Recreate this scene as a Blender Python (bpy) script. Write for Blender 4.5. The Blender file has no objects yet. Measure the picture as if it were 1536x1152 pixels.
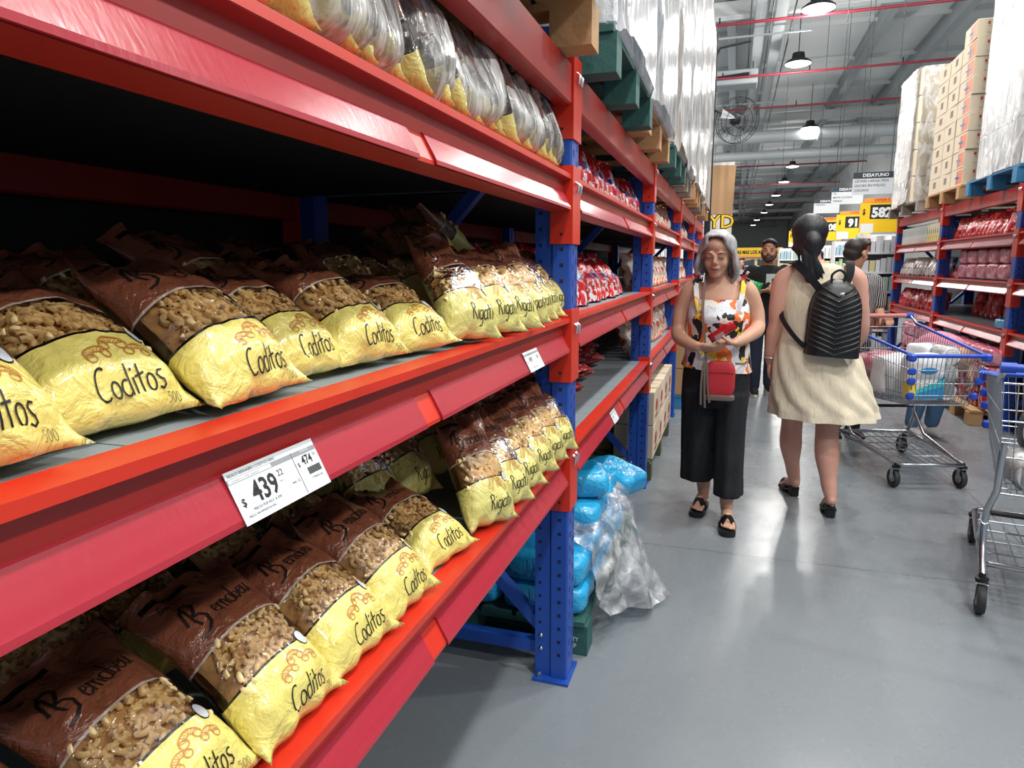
import bpy, bmesh, math, random
from math import sin, cos, pi, radians as R, sqrt
from mathutils import Vector as V, Matrix as MX, noise as NZ
SC = bpy.context.scene
COL = SC.collection
# ---------------------------------------------------------------- camera
cam = bpy.data.objects.new('camera', bpy.data.cameras.new('camera')); COL.objects.link(cam)
cam.data.lens = 36*1007.3/1536; cam.data.sensor_width = 36; cam.data.clip_end = 400; cam.data.clip_start = .02
yaw, pitch, roll = R(-18.101), R(-10.003), R(-0.319)
f_ = V((sin(yaw)*cos(pitch), cos(yaw)*cos(pitch), sin(pitch)))
r_ = V((cos(yaw), -sin(yaw), 0)); u_ = r_.cross(f_)
r2 = r_*cos(roll)+u_*sin(roll); u2 = u_*cos(roll)-r_*sin(roll)
m = MX((r2, u2, -f_)).transposed().to_4x4(); m.translation = V((0, 0, 1.45))
cam.matrix_world = m
SC.camera = cam
# ---------------------------------------------------------------- world, exposure
w = bpy.data.worlds.new('world'); SC.world = w; w.use_nodes = True
w.node_tree.nodes['Background'].inputs[0].default_value = (.8, .88, 1, 1)
w.node_tree.nodes['Background'].inputs[1].default_value = .55
SC.view_settings.view_transform = 'Standard'; SC.view_settings.look = 'None'
SC.view_settings.exposure = -0.27; SC.view_settings.gamma = 1; SC.view_settings.use_curve_mapping = False
LAMP_SPOTS = [(1.48, 17.2), (1.42, 21.5), (1.45, 12.9), (1.5, 8.6), (1.5, 4.3), (1.5, 0.2), (1.5, -4),
              (2.69, 31.4), (2.9, 43.1), (2.95, 50.8), (2.95, 60.3), (2.85, 69.3), (2.8, 79.7), (2.45, 92.5), (2.3, 104)]
LAMP_Z = 6.95
# light thrown by the high-bay lamps of this aisle and of the fill rows added beside it
def area(x, y, z, size, watts, col=(1, .97, .93)):
    l = bpy.data.lights.new('lamp_light', 'AREA'); l.shape = 'DISK'; l.size = size; l.energy = watts; l.color = col
    o = bpy.data.objects.new('lamp_light', l); COL.objects.link(o); o.location = (x, y, z)
    if size < 1:      # the lamp bowls also leak light sideways and up to the roof
        l = bpy.data.lights.new('lamp_glow', 'POINT'); l.shadow_soft_size = .15; l.energy = watts*1.35; l.color = col
        q = bpy.data.objects.new('lamp_glow', l); COL.objects.link(q); q.location = (x, y, z-.25)
    return o
for x, y in LAMP_SPOTS:
    if y < 60: area(x, y, LAMP_Z-.06, .42, 140)
FILL_LAMPS = [(5.2, y) for y in (-3, 1, 5, 9, 13)]+[(-3.2, y) for y in (7, 13, 19, 25, 31, 38, 46, 55, 65, 76, 88)]  # rows added left and right to brighten the goods and the roof
for x, y in FILL_LAMPS: area(x, y, LAMP_Z-.06, .42, 165 if x > 0 else 250)
# ---------------------------------------------------------------- helpers
def nrm(v): return v.normalized() if v.length > 1e-9 else V((0, 0, 1))
class MB:
    def __init__(s): s.v = []; s.f = []; s.m = []; s.uv = {}
    def add(s, vs, fs, mat=0, uvs=None):
        o = len(s.v); s.v += [tuple(p) for p in vs]
        for i, f in enumerate(fs):
            s.f.append(tuple(o+k for k in f)); s.m.append(mat)
            if uvs: s.uv[len(s.f)-1] = [uvs[k] for k in f]
        return s
    def box(s, c, d, mat=0, M=None, bev=0):
        x, y, z = d[0]/2, d[1]/2, d[2]/2
        if bev:
            b = min(bev, x*.9, y*.9, z*.9); vs = []
            for sz in (-1, 1):
                for (ox, oy, oz) in ((b, b, 0), (0, 0, b)):
                    pass
            # chamfered box through convex hull
            pts = []
            for i in (-1, 1):
                for j in (-1, 1):
                    for k in (-1, 1):
                        pts += [V((i*(x-b), j*(y-b), k*z)), V((i*(x-b), j*y, k*(z-b))), V((i*x, j*(y-b), k*(z-b)))]
            bm = bmesh.new(); bv = [bm.verts.new(p) for p in pts]
            bmesh.ops.convex_hull(bm, input=bv); bm.verts.index_update()
            vs = [v.co.copy() for v in bm.verts]; fs = [[v.index for v in f.verts] for f in bm.faces]; bm.free()
        else:
            vs = [V((i*x, j*y, k*z)) for i in (-1, 1) for j in (-1, 1) for k in (-1, 1)]
            fs = [(0, 1, 3, 2), (4, 6, 7, 5), (0, 4, 5, 1), (2, 3, 7, 6), (0, 2, 6, 4), (1, 5, 7, 3)]
        c = V(c)
        if M is not None: vs = [M@v for v in vs]
        return s.add([v+c for v in vs], fs, mat)
    def hexa(s, p, mat=0):   # 8 corners: bottom 4 ccw, top 4 ccw
        return s.add(p, [(3, 2, 1, 0), (4, 5, 6, 7), (0, 1, 5, 4), (1, 2, 6, 5), (2, 3, 7, 6), (3, 0, 4, 7)], mat)
    def prism(s, prof, a, b, mat=0):   # profile [(x,z)] extruded along y from a to b
        n = len(prof)
        vs = [(x, a, z) for x, z in prof]+[(x, b, z) for x, z in prof]
        fs = [(i, (i+1) % n, n+(i+1) % n, n+i) for i in range(n)]+[tuple(range(n))[::-1], tuple(range(n, 2*n))]
        return s.add(vs, fs, mat)
    def tube(s, pts, r, n=8, mat=0, caps=True, closed=False, flat=None):
        pts = [V(p) for p in pts]; k = len(pts)
        rs = r if isinstance(r, (list, tuple)) else [r]*k
        vs = []; fs = []
        T0 = nrm(pts[1]-pts[0]); up = V((0, 0, 1)) if abs(T0.z) < .9 else V((1, 0, 0))
        N = nrm(up-T0*up.dot(T0))
        for i in range(k):
            if closed: T = nrm(pts[(i+1) % k]-pts[i-1])
            elif i == 0: T = nrm(pts[1]-pts[0])
            elif i == k-1: T = nrm(pts[-1]-pts[-2])
            else: T = nrm(nrm(pts[i+1]-pts[i])+nrm(pts[i]-pts[i-1]))
            N = nrm(N-T*N.dot(T)); B = T.cross(N)
            for j in range(n):
                a = 2*pi*j/n
                fa = (flat or (1, 1))
                vs.append(pts[i]+N*(cos(a)*rs[i]*fa[0])+B*(sin(a)*rs[i]*fa[1]))
        for i in range(k if closed else k-1):
            for j in range(n):
                a, b = i*n+j, i*n+(j+1) % n; i2 = ((i+1) % k)*n
                fs.append((a, b, i2+(j+1) % n, i2+j))
        if caps and not closed: fs += [tuple(range(n))[::-1], tuple(range((k-1)*n, k*n))]
        return s.add(vs, fs, mat)
    def lathe(s, prof, c=(0, 0, 0), n=16, mat=0, M=None):   # prof [(r,z)]
        c = V(c); vs = []; fs = []; k = len(prof)
        for r, z in prof:
            for j in range(n):
                p = V((r*cos(2*pi*j/n), r*sin(2*pi*j/n), z))
                vs.append((M@p if M else p)+c)
        for i in range(k-1):
            for j in range(n): fs.append((i*n+j, i*n+(j+1) % n, (i+1)*n+(j+1) % n, (i+1)*n+j))
        if prof[0][0] > 1e-6: fs.append(tuple(range(n))[::-1])
        if prof[-1][0] > 1e-6: fs.append(tuple(range((k-1)*n, k*n)))
        return s.add(vs, fs, mat)
    def loft(s, rings, mat=0, caps=True, uv=False):
        n = len(rings[0]); k = len(rings); vs = [p for r in rings for p in r]
        fs = [(i*n+j, i*n+(j+1) % n, (i+1)*n+(j+1) % n, (i+1)*n+j) for i in range(k-1) for j in range(n)]
        if caps: fs += [tuple(range(n))[::-1], tuple(range((k-1)*n, k*n))]
        return s.add(vs, fs, mat)
    def ball(s, c, r, mat=0, n=10, M=None):
        r = r if isinstance(r, (list, tuple)) else (r, r, r); c = V(c); vs = []; fs = []
        for i in range(n+1):
            t = pi*i/n
            for j in range(2*n):
                a = pi*j/n; p = V((r[0]*sin(t)*cos(a), r[1]*sin(t)*sin(a), r[2]*cos(t)))
                vs.append((M@p if M else p)+c)
        for i in range(n):
            for j in range(2*n):
                fs.append((i*2*n+j, (i+1)*2*n+j, (i+1)*2*n+(j+1) % (2*n), i*2*n+(j+1) % (2*n)))
        return s.add(vs, fs, mat)
    def grid(s, fn, nu, nv, mat=0, uv=True, closed_u=False):
        vs = []; uvs = []; fs = []
        for j in range(nv+1):
            for i in range(nu+1):
                u, v = i/nu, j/nv; vs.append(fn(u, v)); uvs.append((u, v))
        for j in range(nv):
            for i in range(nu):
                a = j*(nu+1)+i; fs.append((a, a+1, a+nu+2, a+nu+1))
        return s.add(vs, fs, mat, uvs if uv else None)
    def text(s, txt, size, M, mat=0, sx=1, shear=0, fn=None, align='C', bold=0):
        vs, fs = text_geo(txt, bold); w = max([v[0] for v in vs] or [1]); off = {'C': w/2, 'L': 0, 'R': w}[align]
        ps = [V(((x-off)*size*sx+y*size*shear, y*size, 0)) for x, y, z in vs]
        return s.add([fn(p) for p in ps] if fn else [M@p for p in ps], fs, mat)
    def mesh(s, mats, smooth=None, weld=False):
        me = bpy.data.meshes.new('m'); me.from_pydata(s.v, [], s.f)
        for mm in (mats if isinstance(mats, (list, tuple)) else [mats]): me.materials.append(mm)
        me.polygons.foreach_set('material_index', s.m)
        if s.uv:
            ul = me.uv_layers.new(name='UVMap')
            for p in me.polygons:
                q = s.uv.get(p.index)
                if q:
                    for li, c in zip(p.loop_indices, q): ul.data[li].uv = c
        if weld:
            bm = bmesh.new(); bm.from_mesh(me); bmesh.ops.remove_doubles(bm, verts=bm.verts, dist=1e-5)
            bmesh.ops.recalc_face_normals(bm, faces=bm.faces); bm.to_mesh(me); bm.free()
        me.update()
        if smooth is not None:
            me.shade_smooth() if hasattr(me, 'shade_smooth') else None
            if smooth < 179:
                try: me.set_sharp_from_angle(angle=R(smooth))
                except Exception: pass
        return me
    def build(s, name, mats, parent=None, smooth=None, loc=None, rot=None, weld=False):
        return place(name, s.mesh(mats, smooth, weld), parent, loc, rot)
def place(name, me, parent=None, loc=None, rot=None):
    o = bpy.data.objects.new(name, me); COL.objects.link(o)
    if me and me.name == 'm': me.name = name
    if parent: o.parent = parent
    if loc is not None: o.location = loc
    if rot is not None: o.rotation_euler = rot
    return o
_tc = {}
def text_geo(t, bold=0):
    k = (t, bold)
    if k not in _tc:
        c = bpy.data.curves.new('t', 'FONT'); c.body = t; c.size = 1; c.resolution_u = 2; c.offset = bold
        o = bpy.data.objects.new('t', c); COL.objects.link(o)
        dg = bpy.context.evaluated_depsgraph_get(); me = bpy.data.meshes.new_from_object(o.evaluated_get(dg))
        _tc[k] = ([tuple(v.co) for v in me.vertices], [tuple(p.vertices) for p in me.polygons])
        bpy.data.objects.remove(o); bpy.data.meshes.remove(me)
    return _tc[k]
def tag(o, label=None, cat=None, group=None, kind=None):
    if label: o['label'] = label
    if cat: o['category'] = cat
    if group: o['group'] = group
    if kind: o['kind'] = kind
    return o
def thing(name, label, cat, loc=(0, 0, 0), rz=0, group=None):
    o = place(name, None, None, loc, (0, 0, rz)); return tag(o, label, cat, group)
def struct(o): o['kind'] = 'structure'; return o
def kids(o): return [c for c in bpy.data.objects if c.parent == o]
def copy_tree(o, parent=None):
    c = o.copy(); COL.objects.link(c); c.parent = parent
    for ch in list(o.children): copy_tree(ch, c)
    return c
ORD = ['first', 'second', 'third', 'fourth', 'fifth', 'sixth', 'seventh', 'eighth', 'ninth', 'tenth', 'eleventh', 'twelfth',
       'thirteenth', 'fourteenth', 'fifteenth', 'sixteenth', 'seventeenth', 'eighteenth', 'nineteenth', 'twentieth'] + \
      ['twenty-'+x for x in ('first', 'second', 'third', 'fourth', 'fifth', 'sixth', 'seventh', 'eighth', 'ninth')]
def orient(d, up=(0, 0, 1)):    # matrix whose z axis runs along d
    z = nrm(V(d)); x = nrm(V(up).cross(z)) if V(up).cross(z).length > 1e-4 else V((1, 0, 0)); y = z.cross(x)
    return MX((x, y, z)).transposed()
# ---------------------------------------------------------------- materials
def srgb(h):
    if isinstance(h, str): h = [int(h[i:i+2], 16)/255 for i in (0, 2, 4)]
    return tuple((c/12.92 if c <= .04045 else ((c+.055)/1.055)**2.4) for c in h)+(1,)
class NT:
    def __init__(s, name):
        s.m = bpy.data.materials.new(name); s.m.use_nodes = True; s.t = s.m.node_tree; s.b = s.t.nodes['Principled BSDF']; s.out = s.t.nodes['Material Output']
    def n(s, typ, inp={}, **kw):
        q = s.t.nodes.new(typ)
        for k, v in kw.items(): setattr(q, k, v)
        for k, v in inp.items():
            if hasattr(v, 'links') or isinstance(v, bpy.types.NodeSocket): s.t.links.new(v, q.inputs[k])
            else: q.inputs[k].default_value = v
        return q
    def l(s, a, b): s.t.links.new(a, b)
    def math(s, op, a, b=0.0, c=None, clamp=False):
        q = s.t.nodes.new('ShaderNodeMath'); q.operation = op; q.use_clamp = clamp
        for i, v in enumerate((a, b) if c is None else (a, b, c)):
            if isinstance(v, bpy.types.NodeSocket): s.l(v, q.inputs[i])
            else: q.inputs[i].default_value = v
        return q.outputs[0]
    def mix(s, f, a, b, blend='MIX'):
        q = s.t.nodes.new('ShaderNodeMix'); q.data_type = 'RGBA'; q.blend_type = blend
        for i, v in ((0, f), (6, a), (7, b)):
            if isinstance(v, bpy.types.NodeSocket): s.l(v, q.inputs[i])
            else: q.inputs[i].default_value = v
        return q.outputs[2]
    def ramp(s, x, stops, interp='LINEAR'):
        q = s.t.nodes.new('ShaderNodeValToRGB'); q.color_ramp.interpolation = interp; e = q.color_ramp.elements
        while len(e) < len(stops): e.new(.5)
        for el, (p, c) in zip(e, stops): el.position = p; el.color = c if len(c) == 4 else (*c, 1)
        s.l(x, q.inputs[0]); return q.outputs[0]
    def noise(s, scale, detail=3, vec=None, rough=.5, dist=0):
        q = s.n('ShaderNodeTexNoise', {'Scale': scale, 'Detail': detail, 'Roughness': rough, 'Distortion': dist})
        if vec is not None: s.l(vec, q.inputs['Vector'])
        return q.outputs[0]
    def obj(s, scale=None, rot=None):
        q = s.n('ShaderNodeTexCoord').outputs['Object']
        if scale: 
            mp = s.n('ShaderNodeMapping', {'Vector': q}); mp.inputs['Scale'].default_value = scale
            if rot: mp.inputs['Rotation'].default_value = rot
            return mp.outputs[0]
        return q
    def bump(s, h, strength=.3, dist=.01):
        q = s.n('ShaderNodeBump', {'Strength': strength, 'Distance': dist, 'Height': h}); s.l(q.outputs[0], s.b.inputs['Normal']); return q.outputs[0]
    def set(s, **kw):
        al = dict(color='Base Color', rough='Roughness', metal='Metallic', coat='Coat Weight', alpha='Alpha', trans='Transmission Weight', spec='Specular IOR Level', sheen='Sheen Weight', sss='Subsurface Weight')
        for k, v in kw.items():
            i = s.b.inputs[al[k]]
            if isinstance(v, bpy.types.NodeSocket): s.l(v, i)
            else: i.default_value = v
        return s
_mats = {}
def mat(name, col, rough=.5, metal=0, bump=0, bscale=60, var=0, vscale=8, **kw):
    if name in _mats: return _mats[name]
    n = NT(name); c = srgb(col)
    if var:
        nz = n.noise(vscale, 4, n.obj()); n.set(color=n.mix(nz, tuple(max(0, x*(1-var)) for x in c[:3])+(1,), tuple(min(1, x*(1+var)) for x in c[:3])+(1,)))
    else: n.set(color=c)
    n.set(rough=rough, metal=metal, **kw)
    if bump: n.bump(n.noise(bscale, 3, n.obj()), bump)
    _mats[name] = n.m; return n.m
def emis(name, col, s):
    n = NT(name); n.set(color=(0, 0, 0, 1)); n.b.inputs['Emission Color'].default_value = srgb(col); n.b.inputs['Emission Strength'].default_value = s
    return n.m
def film(name, tint=(1, 1, 1, 1), haze=.1, rough=.12, bscale=25, bstr=.6, stretch=None, streak=0, scol=(.9, .92, .93, 1)):
    """clear plastic film: mostly see-through, with sharp gloss and white haze where it bunches up"""
    n = NT(name); co = n.obj(stretch) if stretch else n.obj()
    nz = n.noise(bscale, 4, co, .6, .6)
    n.set(color=scol, rough=rough, spec=.9)
    n.bump(nz, bstr, .02)
    if streak:
        a = n.math('ADD', haze, n.math('MULTIPLY', n.ramp(nz, [(.42, (0, 0, 0)), (.66, (1, 1, 1))]), streak))
    else: a = haze
    g = n.n('ShaderNodeBsdfTransparent', {'Color': tint})
    gl = n.n('ShaderNodeBsdfGlossy', {'Roughness': rough}); n.l(n.b.inputs['Normal'].links[0].from_socket, gl.inputs['Normal'])
    fr = n.n('ShaderNodeFresnel', {'IOR': 1.45}); n.l(n.b.inputs['Normal'].links[0].from_socket, fr.inputs['Normal'])
    m1 = n.n('ShaderNodeMixShader', {0: n.math('MULTIPLY', fr.outputs[0], 1.3, clamp=True), 1: g.outputs[0], 2: gl.outputs[0]})
    m2 = n.n('ShaderNodeMixShader', {1: m1.outputs[0], 2: n.b.outputs[0]})
    if isinstance(a, float): m2.inputs[0].default_value = a
    else: n.l(a, m2.inputs[0])
    n.l(m2.outputs[0], n.out.inputs[0]); return n.m
def brushed(name, col, rough, dirt=.15):
    n = NT(name); c = srgb(col); nz = n.noise(7, 5, n.obj()); 
    n.set(color=n.mix(n.ramp(nz, [(.35, (0, 0, 0)), (.75, (1, 1, 1))]), c, tuple(x*(1-dirt) for x in c[:3])+(1,)), rough=n.math('ADD', rough, n.math('MULTIPLY', nz, .15)))
    return n.m
RED = brushed('red_enamel', 'CE301C', .28); DRED = brushed('dark_red_enamel', 'A6241E', .3); BLUE = brushed('blue_enamel', '1F4CA8', .3)
HOLE = mat('punched_hole', '0A1230', .8); STEEL = mat('zinc_bolt', 'C8CCD0', .3, 1); DECK = mat('grey_deck', '8E999E', .35, .1, var=.06); UNDER_SHADE = mat('underside_shade', '1E1C1B', .85, var=.2)  # deck undersides are coloured dark in place of shelf shade
CHROME = mat('chrome', 'C4C9CE', .2, 1); DARKST = mat('dark_steel', '2A2C30', .5, .5); WHITEP = mat('white_paint', 'E4E6E6', .5)
BLACK = mat('black_matte', '0C0D10', .6); INK = mat('black_ink', '14110F', .45); WOOD = mat('pallet_wood', 'B08A5E', .8, bump=.3, bscale=40, var=.25)
TEALW = mat('teal_pallet_wood', '2B5A54', .75, bump=.3, bscale=40, var=.25); BLUEW = mat('blue_pallet_wood', '2E78A6', .7, bump=.3, bscale=40, var=.2)
CARD = mat('cardboard', 'A98762', .8, var=.08, vscale=3); CARD2 = mat('pale_cardboard', 'D6C8B0', .8, var=.06, vscale=3)
def rail_mat():
    n = NT('price_rail_plastic'); co = n.obj((1, .04, 1)); nz = n.noise(60, 4, co)
    n.set(color=n.mix(nz, srgb('9E2430'), srgb('B03442')), rough=.24, spec=.4); n.bump(n.noise(90, 2, n.obj((.4, 1.4, .4))), .08, .004); return n.m
RAIL = rail_mat()
# ---------------------------------------------------------------- building shell
def floor_mat():
    n = NT('polished_concrete'); co = n.obj()
    a = n.noise(.55, 6, co, .6, .5); b = n.noise(5, 5, co, .65)
    col = n.mix(a, srgb('72797E'), srgb('888F94')); col = n.mix(n.math('MULTIPLY', b, .35), col, srgb('70777C'))
    xyz = n.n('ShaderNodeSeparateXYZ', {0: co})
    def line(s, per, off, w):
        t = n.math('ABSOLUTE', n.math('SUBTRACT', n.math('FRACT', n.math('DIVIDE', n.math('ADD', s, off), per)), .5))
        return n.math('LESS_THAN', t, w/per/2)
    j = n.math('MAXIMUM', line(xyz.outputs[0], 4.8, .9, .009), line(xyz.outputs[1], 2.4, .2, .009))
    col = n.mix(n.math('MULTIPLY', j, .6), col, srgb('45494C'))
    n.set(color=col, rough=n.math('ADD', .19, n.math('MULTIPLY', b, .16)), spec=.4); n.bump(n.noise(1.4, 3, co), .06, .02)
    return n.m
struct(MB().box((-1, 52, -.1), (30, 124, .2)).build('floor', floor_mat()))
def ceil_mat():
    n = NT('ribbed_roof_sheet'); co = n.obj(); xyz = n.n('ShaderNodeSeparateXYZ', {0: co})
    t = n.math('FRACT', n.math('MULTIPLY', xyz.outputs[0], 2.0)); rib = n.math('LESS_THAN', n.math('ABSOLUTE', n.math('SUBTRACT', t, .5)), .08)
    n.set(color=n.mix(n.noise(.6, 4, co), srgb('CDD0D1'), srgb('E0E2E2')), rough=.6); n.bump(rib, .5, .03); return n.m
struct(MB().box((-1, 52, 8.7), (30, 124, .1)).build('ceiling', ceil_mat()))
WALLM = mat('wall_paint', 'B9BDBD', .7, var=.05, vscale=1)
mb = MB().box((7.5, 63.5, 4.3), (.2, 101, 8.7), M=None); 
struct(mb.build('wall_right', WALLM)); struct(MB().box((-1, 113, 4.3), (30, .2, 8.7)).build('wall_back', WALLM))
struct(MB().box((-15.9, 52, 4.3), (.2, 124, 8.7)).build('wall_left', mat('left_wall_paint', '8B9294', .7)))
GREYB = mat('grey_beam_paint', '9DA4A8', .5, .2); WHB = mat('white_beam_paint', 'C9CCCC', .5)
k = 1
for x in (-9, -4.6, -.4, 3.7, 5.6):        # roof girders running down the store
    m_ = MB().box((x, 52, 8.36), (.07, 122, .5)).box((x, 52, 8.1), (.24, 122, .03)).box((x, 52, 8.62), (.24, 122, .03))
    struct(m_.build('trim_%d' % k, GREYB)); k += 1
for y in (9, 19.5, 33.6, 48, 62, 76, 90, 104):       # cross beams
    m_ = MB().box((-1, y, 7.86), (29.6, .12, .34)).box((-1, y, 7.7), (29.6, .3, .03)).box((-1, y, 8.03), (29.6, .3, .03))
    struct(m_.build('trim_%d' % k, WHB)); k += 1
for i, y in enumerate(range(3, 110, 4)):     # thin purlins under the sheet
    struct(MB().box((-1, y+.7, 8.58), (29.6, .1, .14)).build('trim_%d' % k, WHB)); k += 1
# sprinkler pipes across the aisle
PIPE = mat('red_sprinkler_pipe', '8E2C3A', .4)
def pipe(y, i, x1=7.0):
    t = thing('sprinkler_pipe', 'dark red sprinkler pipe across the ceiling, %s from the front' % ORD[i], 'pipe', (0, y, 6.95), 0, 'sprinkler pipes under the ceiling')
    MB().tube([(-14, 0, 0), (x1, 0, 0)], .035, 8).build('pipe_run', PIPE, t, 60)
    q = MB()
    for xx in range(-12, 7, 6): q.tube([(xx+.3, 0, .02), (xx+.3, 0, 1.7)], .007, 6)
    q.build('hanger_rods', GREYB, t)
    q = MB()
    for xx in (-9, -6, -3, 0, 2.4, 4.8): q.tube([(xx-.6, 0, .03), (xx-.6, 0, .16)], .018, 6)
    q.build('sprinkler_heads', DARKST, t)
for i, y in enumerate([17.6, 22.4, 26.9, 37.3, 42.2, 52, 58, 68, 80, 95]): pipe(y, i, 6.6 if y > 30 else 7.2)
# cable trays and conduits along the store
t = thing('cable_tray', 'bundle of metal cable trays running along the ceiling above the aisle', 'cable tray')
for x, z, w_ in ((.35, 7.5, .3), (.8, 7.5, .28), (-1.9, 7.6, .3)):
    MB().box((x, 52, z), (w_, 118, .02)).box((x-w_/2, 52, z+.04), (.012, 118, .1)).box((x+w_/2, 52, z+.04), (.012, 118, .1)).build('tray', mat('galvanised', 'B9BFC2', .5, .2), t)
MB().tube([(.1, -6, 7.4), (.1, 110, 7.4)], .02).tube([(.58, -6, 7.4), (.58, 110, 7.4)], .018).tube([(1.08, -6, 7.4), (1.08, 110, 7.4)], .02).build('conduit', DARKST, t)
q = MB()
for y in range(4, 110, 4): q.box((-.2, y, 7.36), (3.6, .05, .04)).tube([(1.15, y, 7.36), (1.15, y, 8.6)], .006, 5)
q.build('tray_hanger', GREYB, t)
# round ducts crossing behind the third pipe
for i, (y, z) in enumerate(((31.6, 6.75), (33, 6.2))):
    t = thing('air_duct', ['upper', 'lower'][i]+' of the two grey round air ducts crossing the ceiling', 'duct', (0, y, z), 0, 'air ducts')
    MB().tube([(-14, 0, 0), (7.2, 0, 0)], .26-.06*i, 16).build('duct_pipe', mat('duct_steel', 'BCC2C5', .5, .1), t, 50)
    q = MB()
    for x in range(-13, 7, 2): q.tube([(x, 0, 0), (x+.06, 0, 0)], .285-.06*i, 16)
    q.build('duct_collar', mat('duct_steel', 'BCC2C5', .5, .1), t, 50)
    q = MB()
    for x in range(-12, 7, 6): q.tube([(x+.5, 0, .2), (x+.5, 0, 8.6-z)], .008, 5)
    q.build('duct_hanger', GREYB, t)
# grey heater box hung at the upper left of the aisle
t = thing('ceiling_unit', 'grey box unit hanging below the ceiling at the left of the aisle', 'unit', (-.35, 22.9, 7.0))
MB().box((0, 0, 0), (1.5, .8, .42), bev=.03).build('casing', GREYB, t)
MB().tube([(-.9, -.45, -.1), (-.6, -.45, -.02), (.5, -.45, .05)], .04, 8).build('black_hose', BLACK, t, 60)
MB().tube([(-.6, 0, .2), (-.6, 0, 1.5)], .015, 5).tube([(.6, 0, .2), (.6, 0, 1.5)], .015, 5).build('hanger', DARKST, t)
# high-bay lamps of the aisle, then the added fill lamps in like housings
LENS = emis('lamp_lens', 'FFFFFF', 14)
for i, (x, y) in enumerate(sorted(LAMP_SPOTS, key=lambda p: p[1])+FILL_LAMPS):
    t = thing('ceiling_lamp', 'round white high-bay ceiling lamp, %s one of the row above %s' % ((ORD[i], 'the aisle') if i < 15 else ((ORD[i-15], 'the right-hand racks') if i < 20 else (ORD[i-20], 'the left neighbour aisle'))), 'lamp', (x, y, LAMP_Z), 0, 'high-bay lamps'); t.scale = (1.3, 1.3, 1)
    MB().lathe([(.05, .3), (.12, .28), (.14, .12), (.2, .1), (.27, .03), (.275, 0), (.26, -.005)], n=20).build('housing', DARKST, t, 40)
    MB().lathe([(.0, -.045), (.2, -.04), (.262, -.006), (.2, .0)], n=20).build('lens', LENS, t, 60)
    MB().tube([(0, 0, .28), (0, 0, 1.7)], .01, 5).build('hanging_cable', BLACK, t)
# ---------------------------------------------------------------- pallet racks (local frame: front plane x=0 facing +x, aisle along y)
def make_upright(t, y, H=4.2, detail=True):
    p = MB()
    def post(x0, s):
        p.box((x0-s*.032, y, H/2), (.064, .1, H), bev=.006).box((x0-s*.09, y, H/2), (.055, .086, H))
        if detail:
            z = .1
            while z < H-.1:
                for yy in (y-.0505, y+.0505):
                    p.add([(x0-s*.03+dx, yy, z+dz) for dx, dz in ((-.006, -.006), (.006, -.006), (.006, .006), (-.006, .006))], [(0, 1, 2, 3)], 1)
                    yy2 = yy+.0072 if yy > y else yy-.0
                    y3 = y-.0435 if yy < y else y+.0435
                    p.add([(x0-s*.1+dx, y3+(-.0005 if yy < y else .0005), z+.012+dz) for dx, dz in ((-.005, -.005), (.005, -.005), (.005, .005), (-.005, .005))], [(0, 1, 2, 3)], 1)
                for oy in (-.022, .022):
                    p.add([(x0+s*.0006, y+oy+dy, z+(.012 if oy > 0 else -.008)+dz) for dy, dz in ((-.004, -.011), (.004, -.011), (.004, .011), (-.004, .011))], [(0, 1, 2, 3)], 1)
                z += .05
    post(0, 1)
    u = p.build('upright_post', [BLUE, HOLE], t, 30)
    p = MB(); detail = False; post(-1.05, -1); p.build('upright_post', [BLUE, HOLE], t)
    for x in (-.055, -.995):
        MB().box((x, y, .005), (.13, .15, .01)).build('foot_plate', BLUE, u)
        b = MB()
        for dy in (-.055, .055): b.lathe([(.009, 0), (.009, .012), (.004, .018)], (x-.045, y+dy, .01), 6)
        b.build('anchor_bolt', STEEL, u)
    b = MB().box((-.53, y, .1), (.9, .04, .045)).box((-.53, y, 1.95), (.9, .04, .045))
    zz = [(.17, -.1), (1.05, -.95), (1.93, -.1)]
    for (z0, x0), (z1, x1) in zip(zz, zz[1:]):
        d = V((x1-x0, 0, z1-z0)); b.box(((x0+x1)/2, y, (z0+z1)/2), (.035, .045, d.length), M=orient(d, (0, 1, 0)))
    b.build('brace', BLUE, u)
    b = MB()
    for z in (.115, .165): b.ball((-.095, y-.048, z), (.008, .006, .008), n=5)
    b.build('bolt', STEEL, u, 60)
PROF = [(0, 0), (0, -.014), (-.022, -.02), (-.022, -.056), (-.001, -.1), (-.001, -.106), (-.05, -.113), (-.05, 0)]
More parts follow.
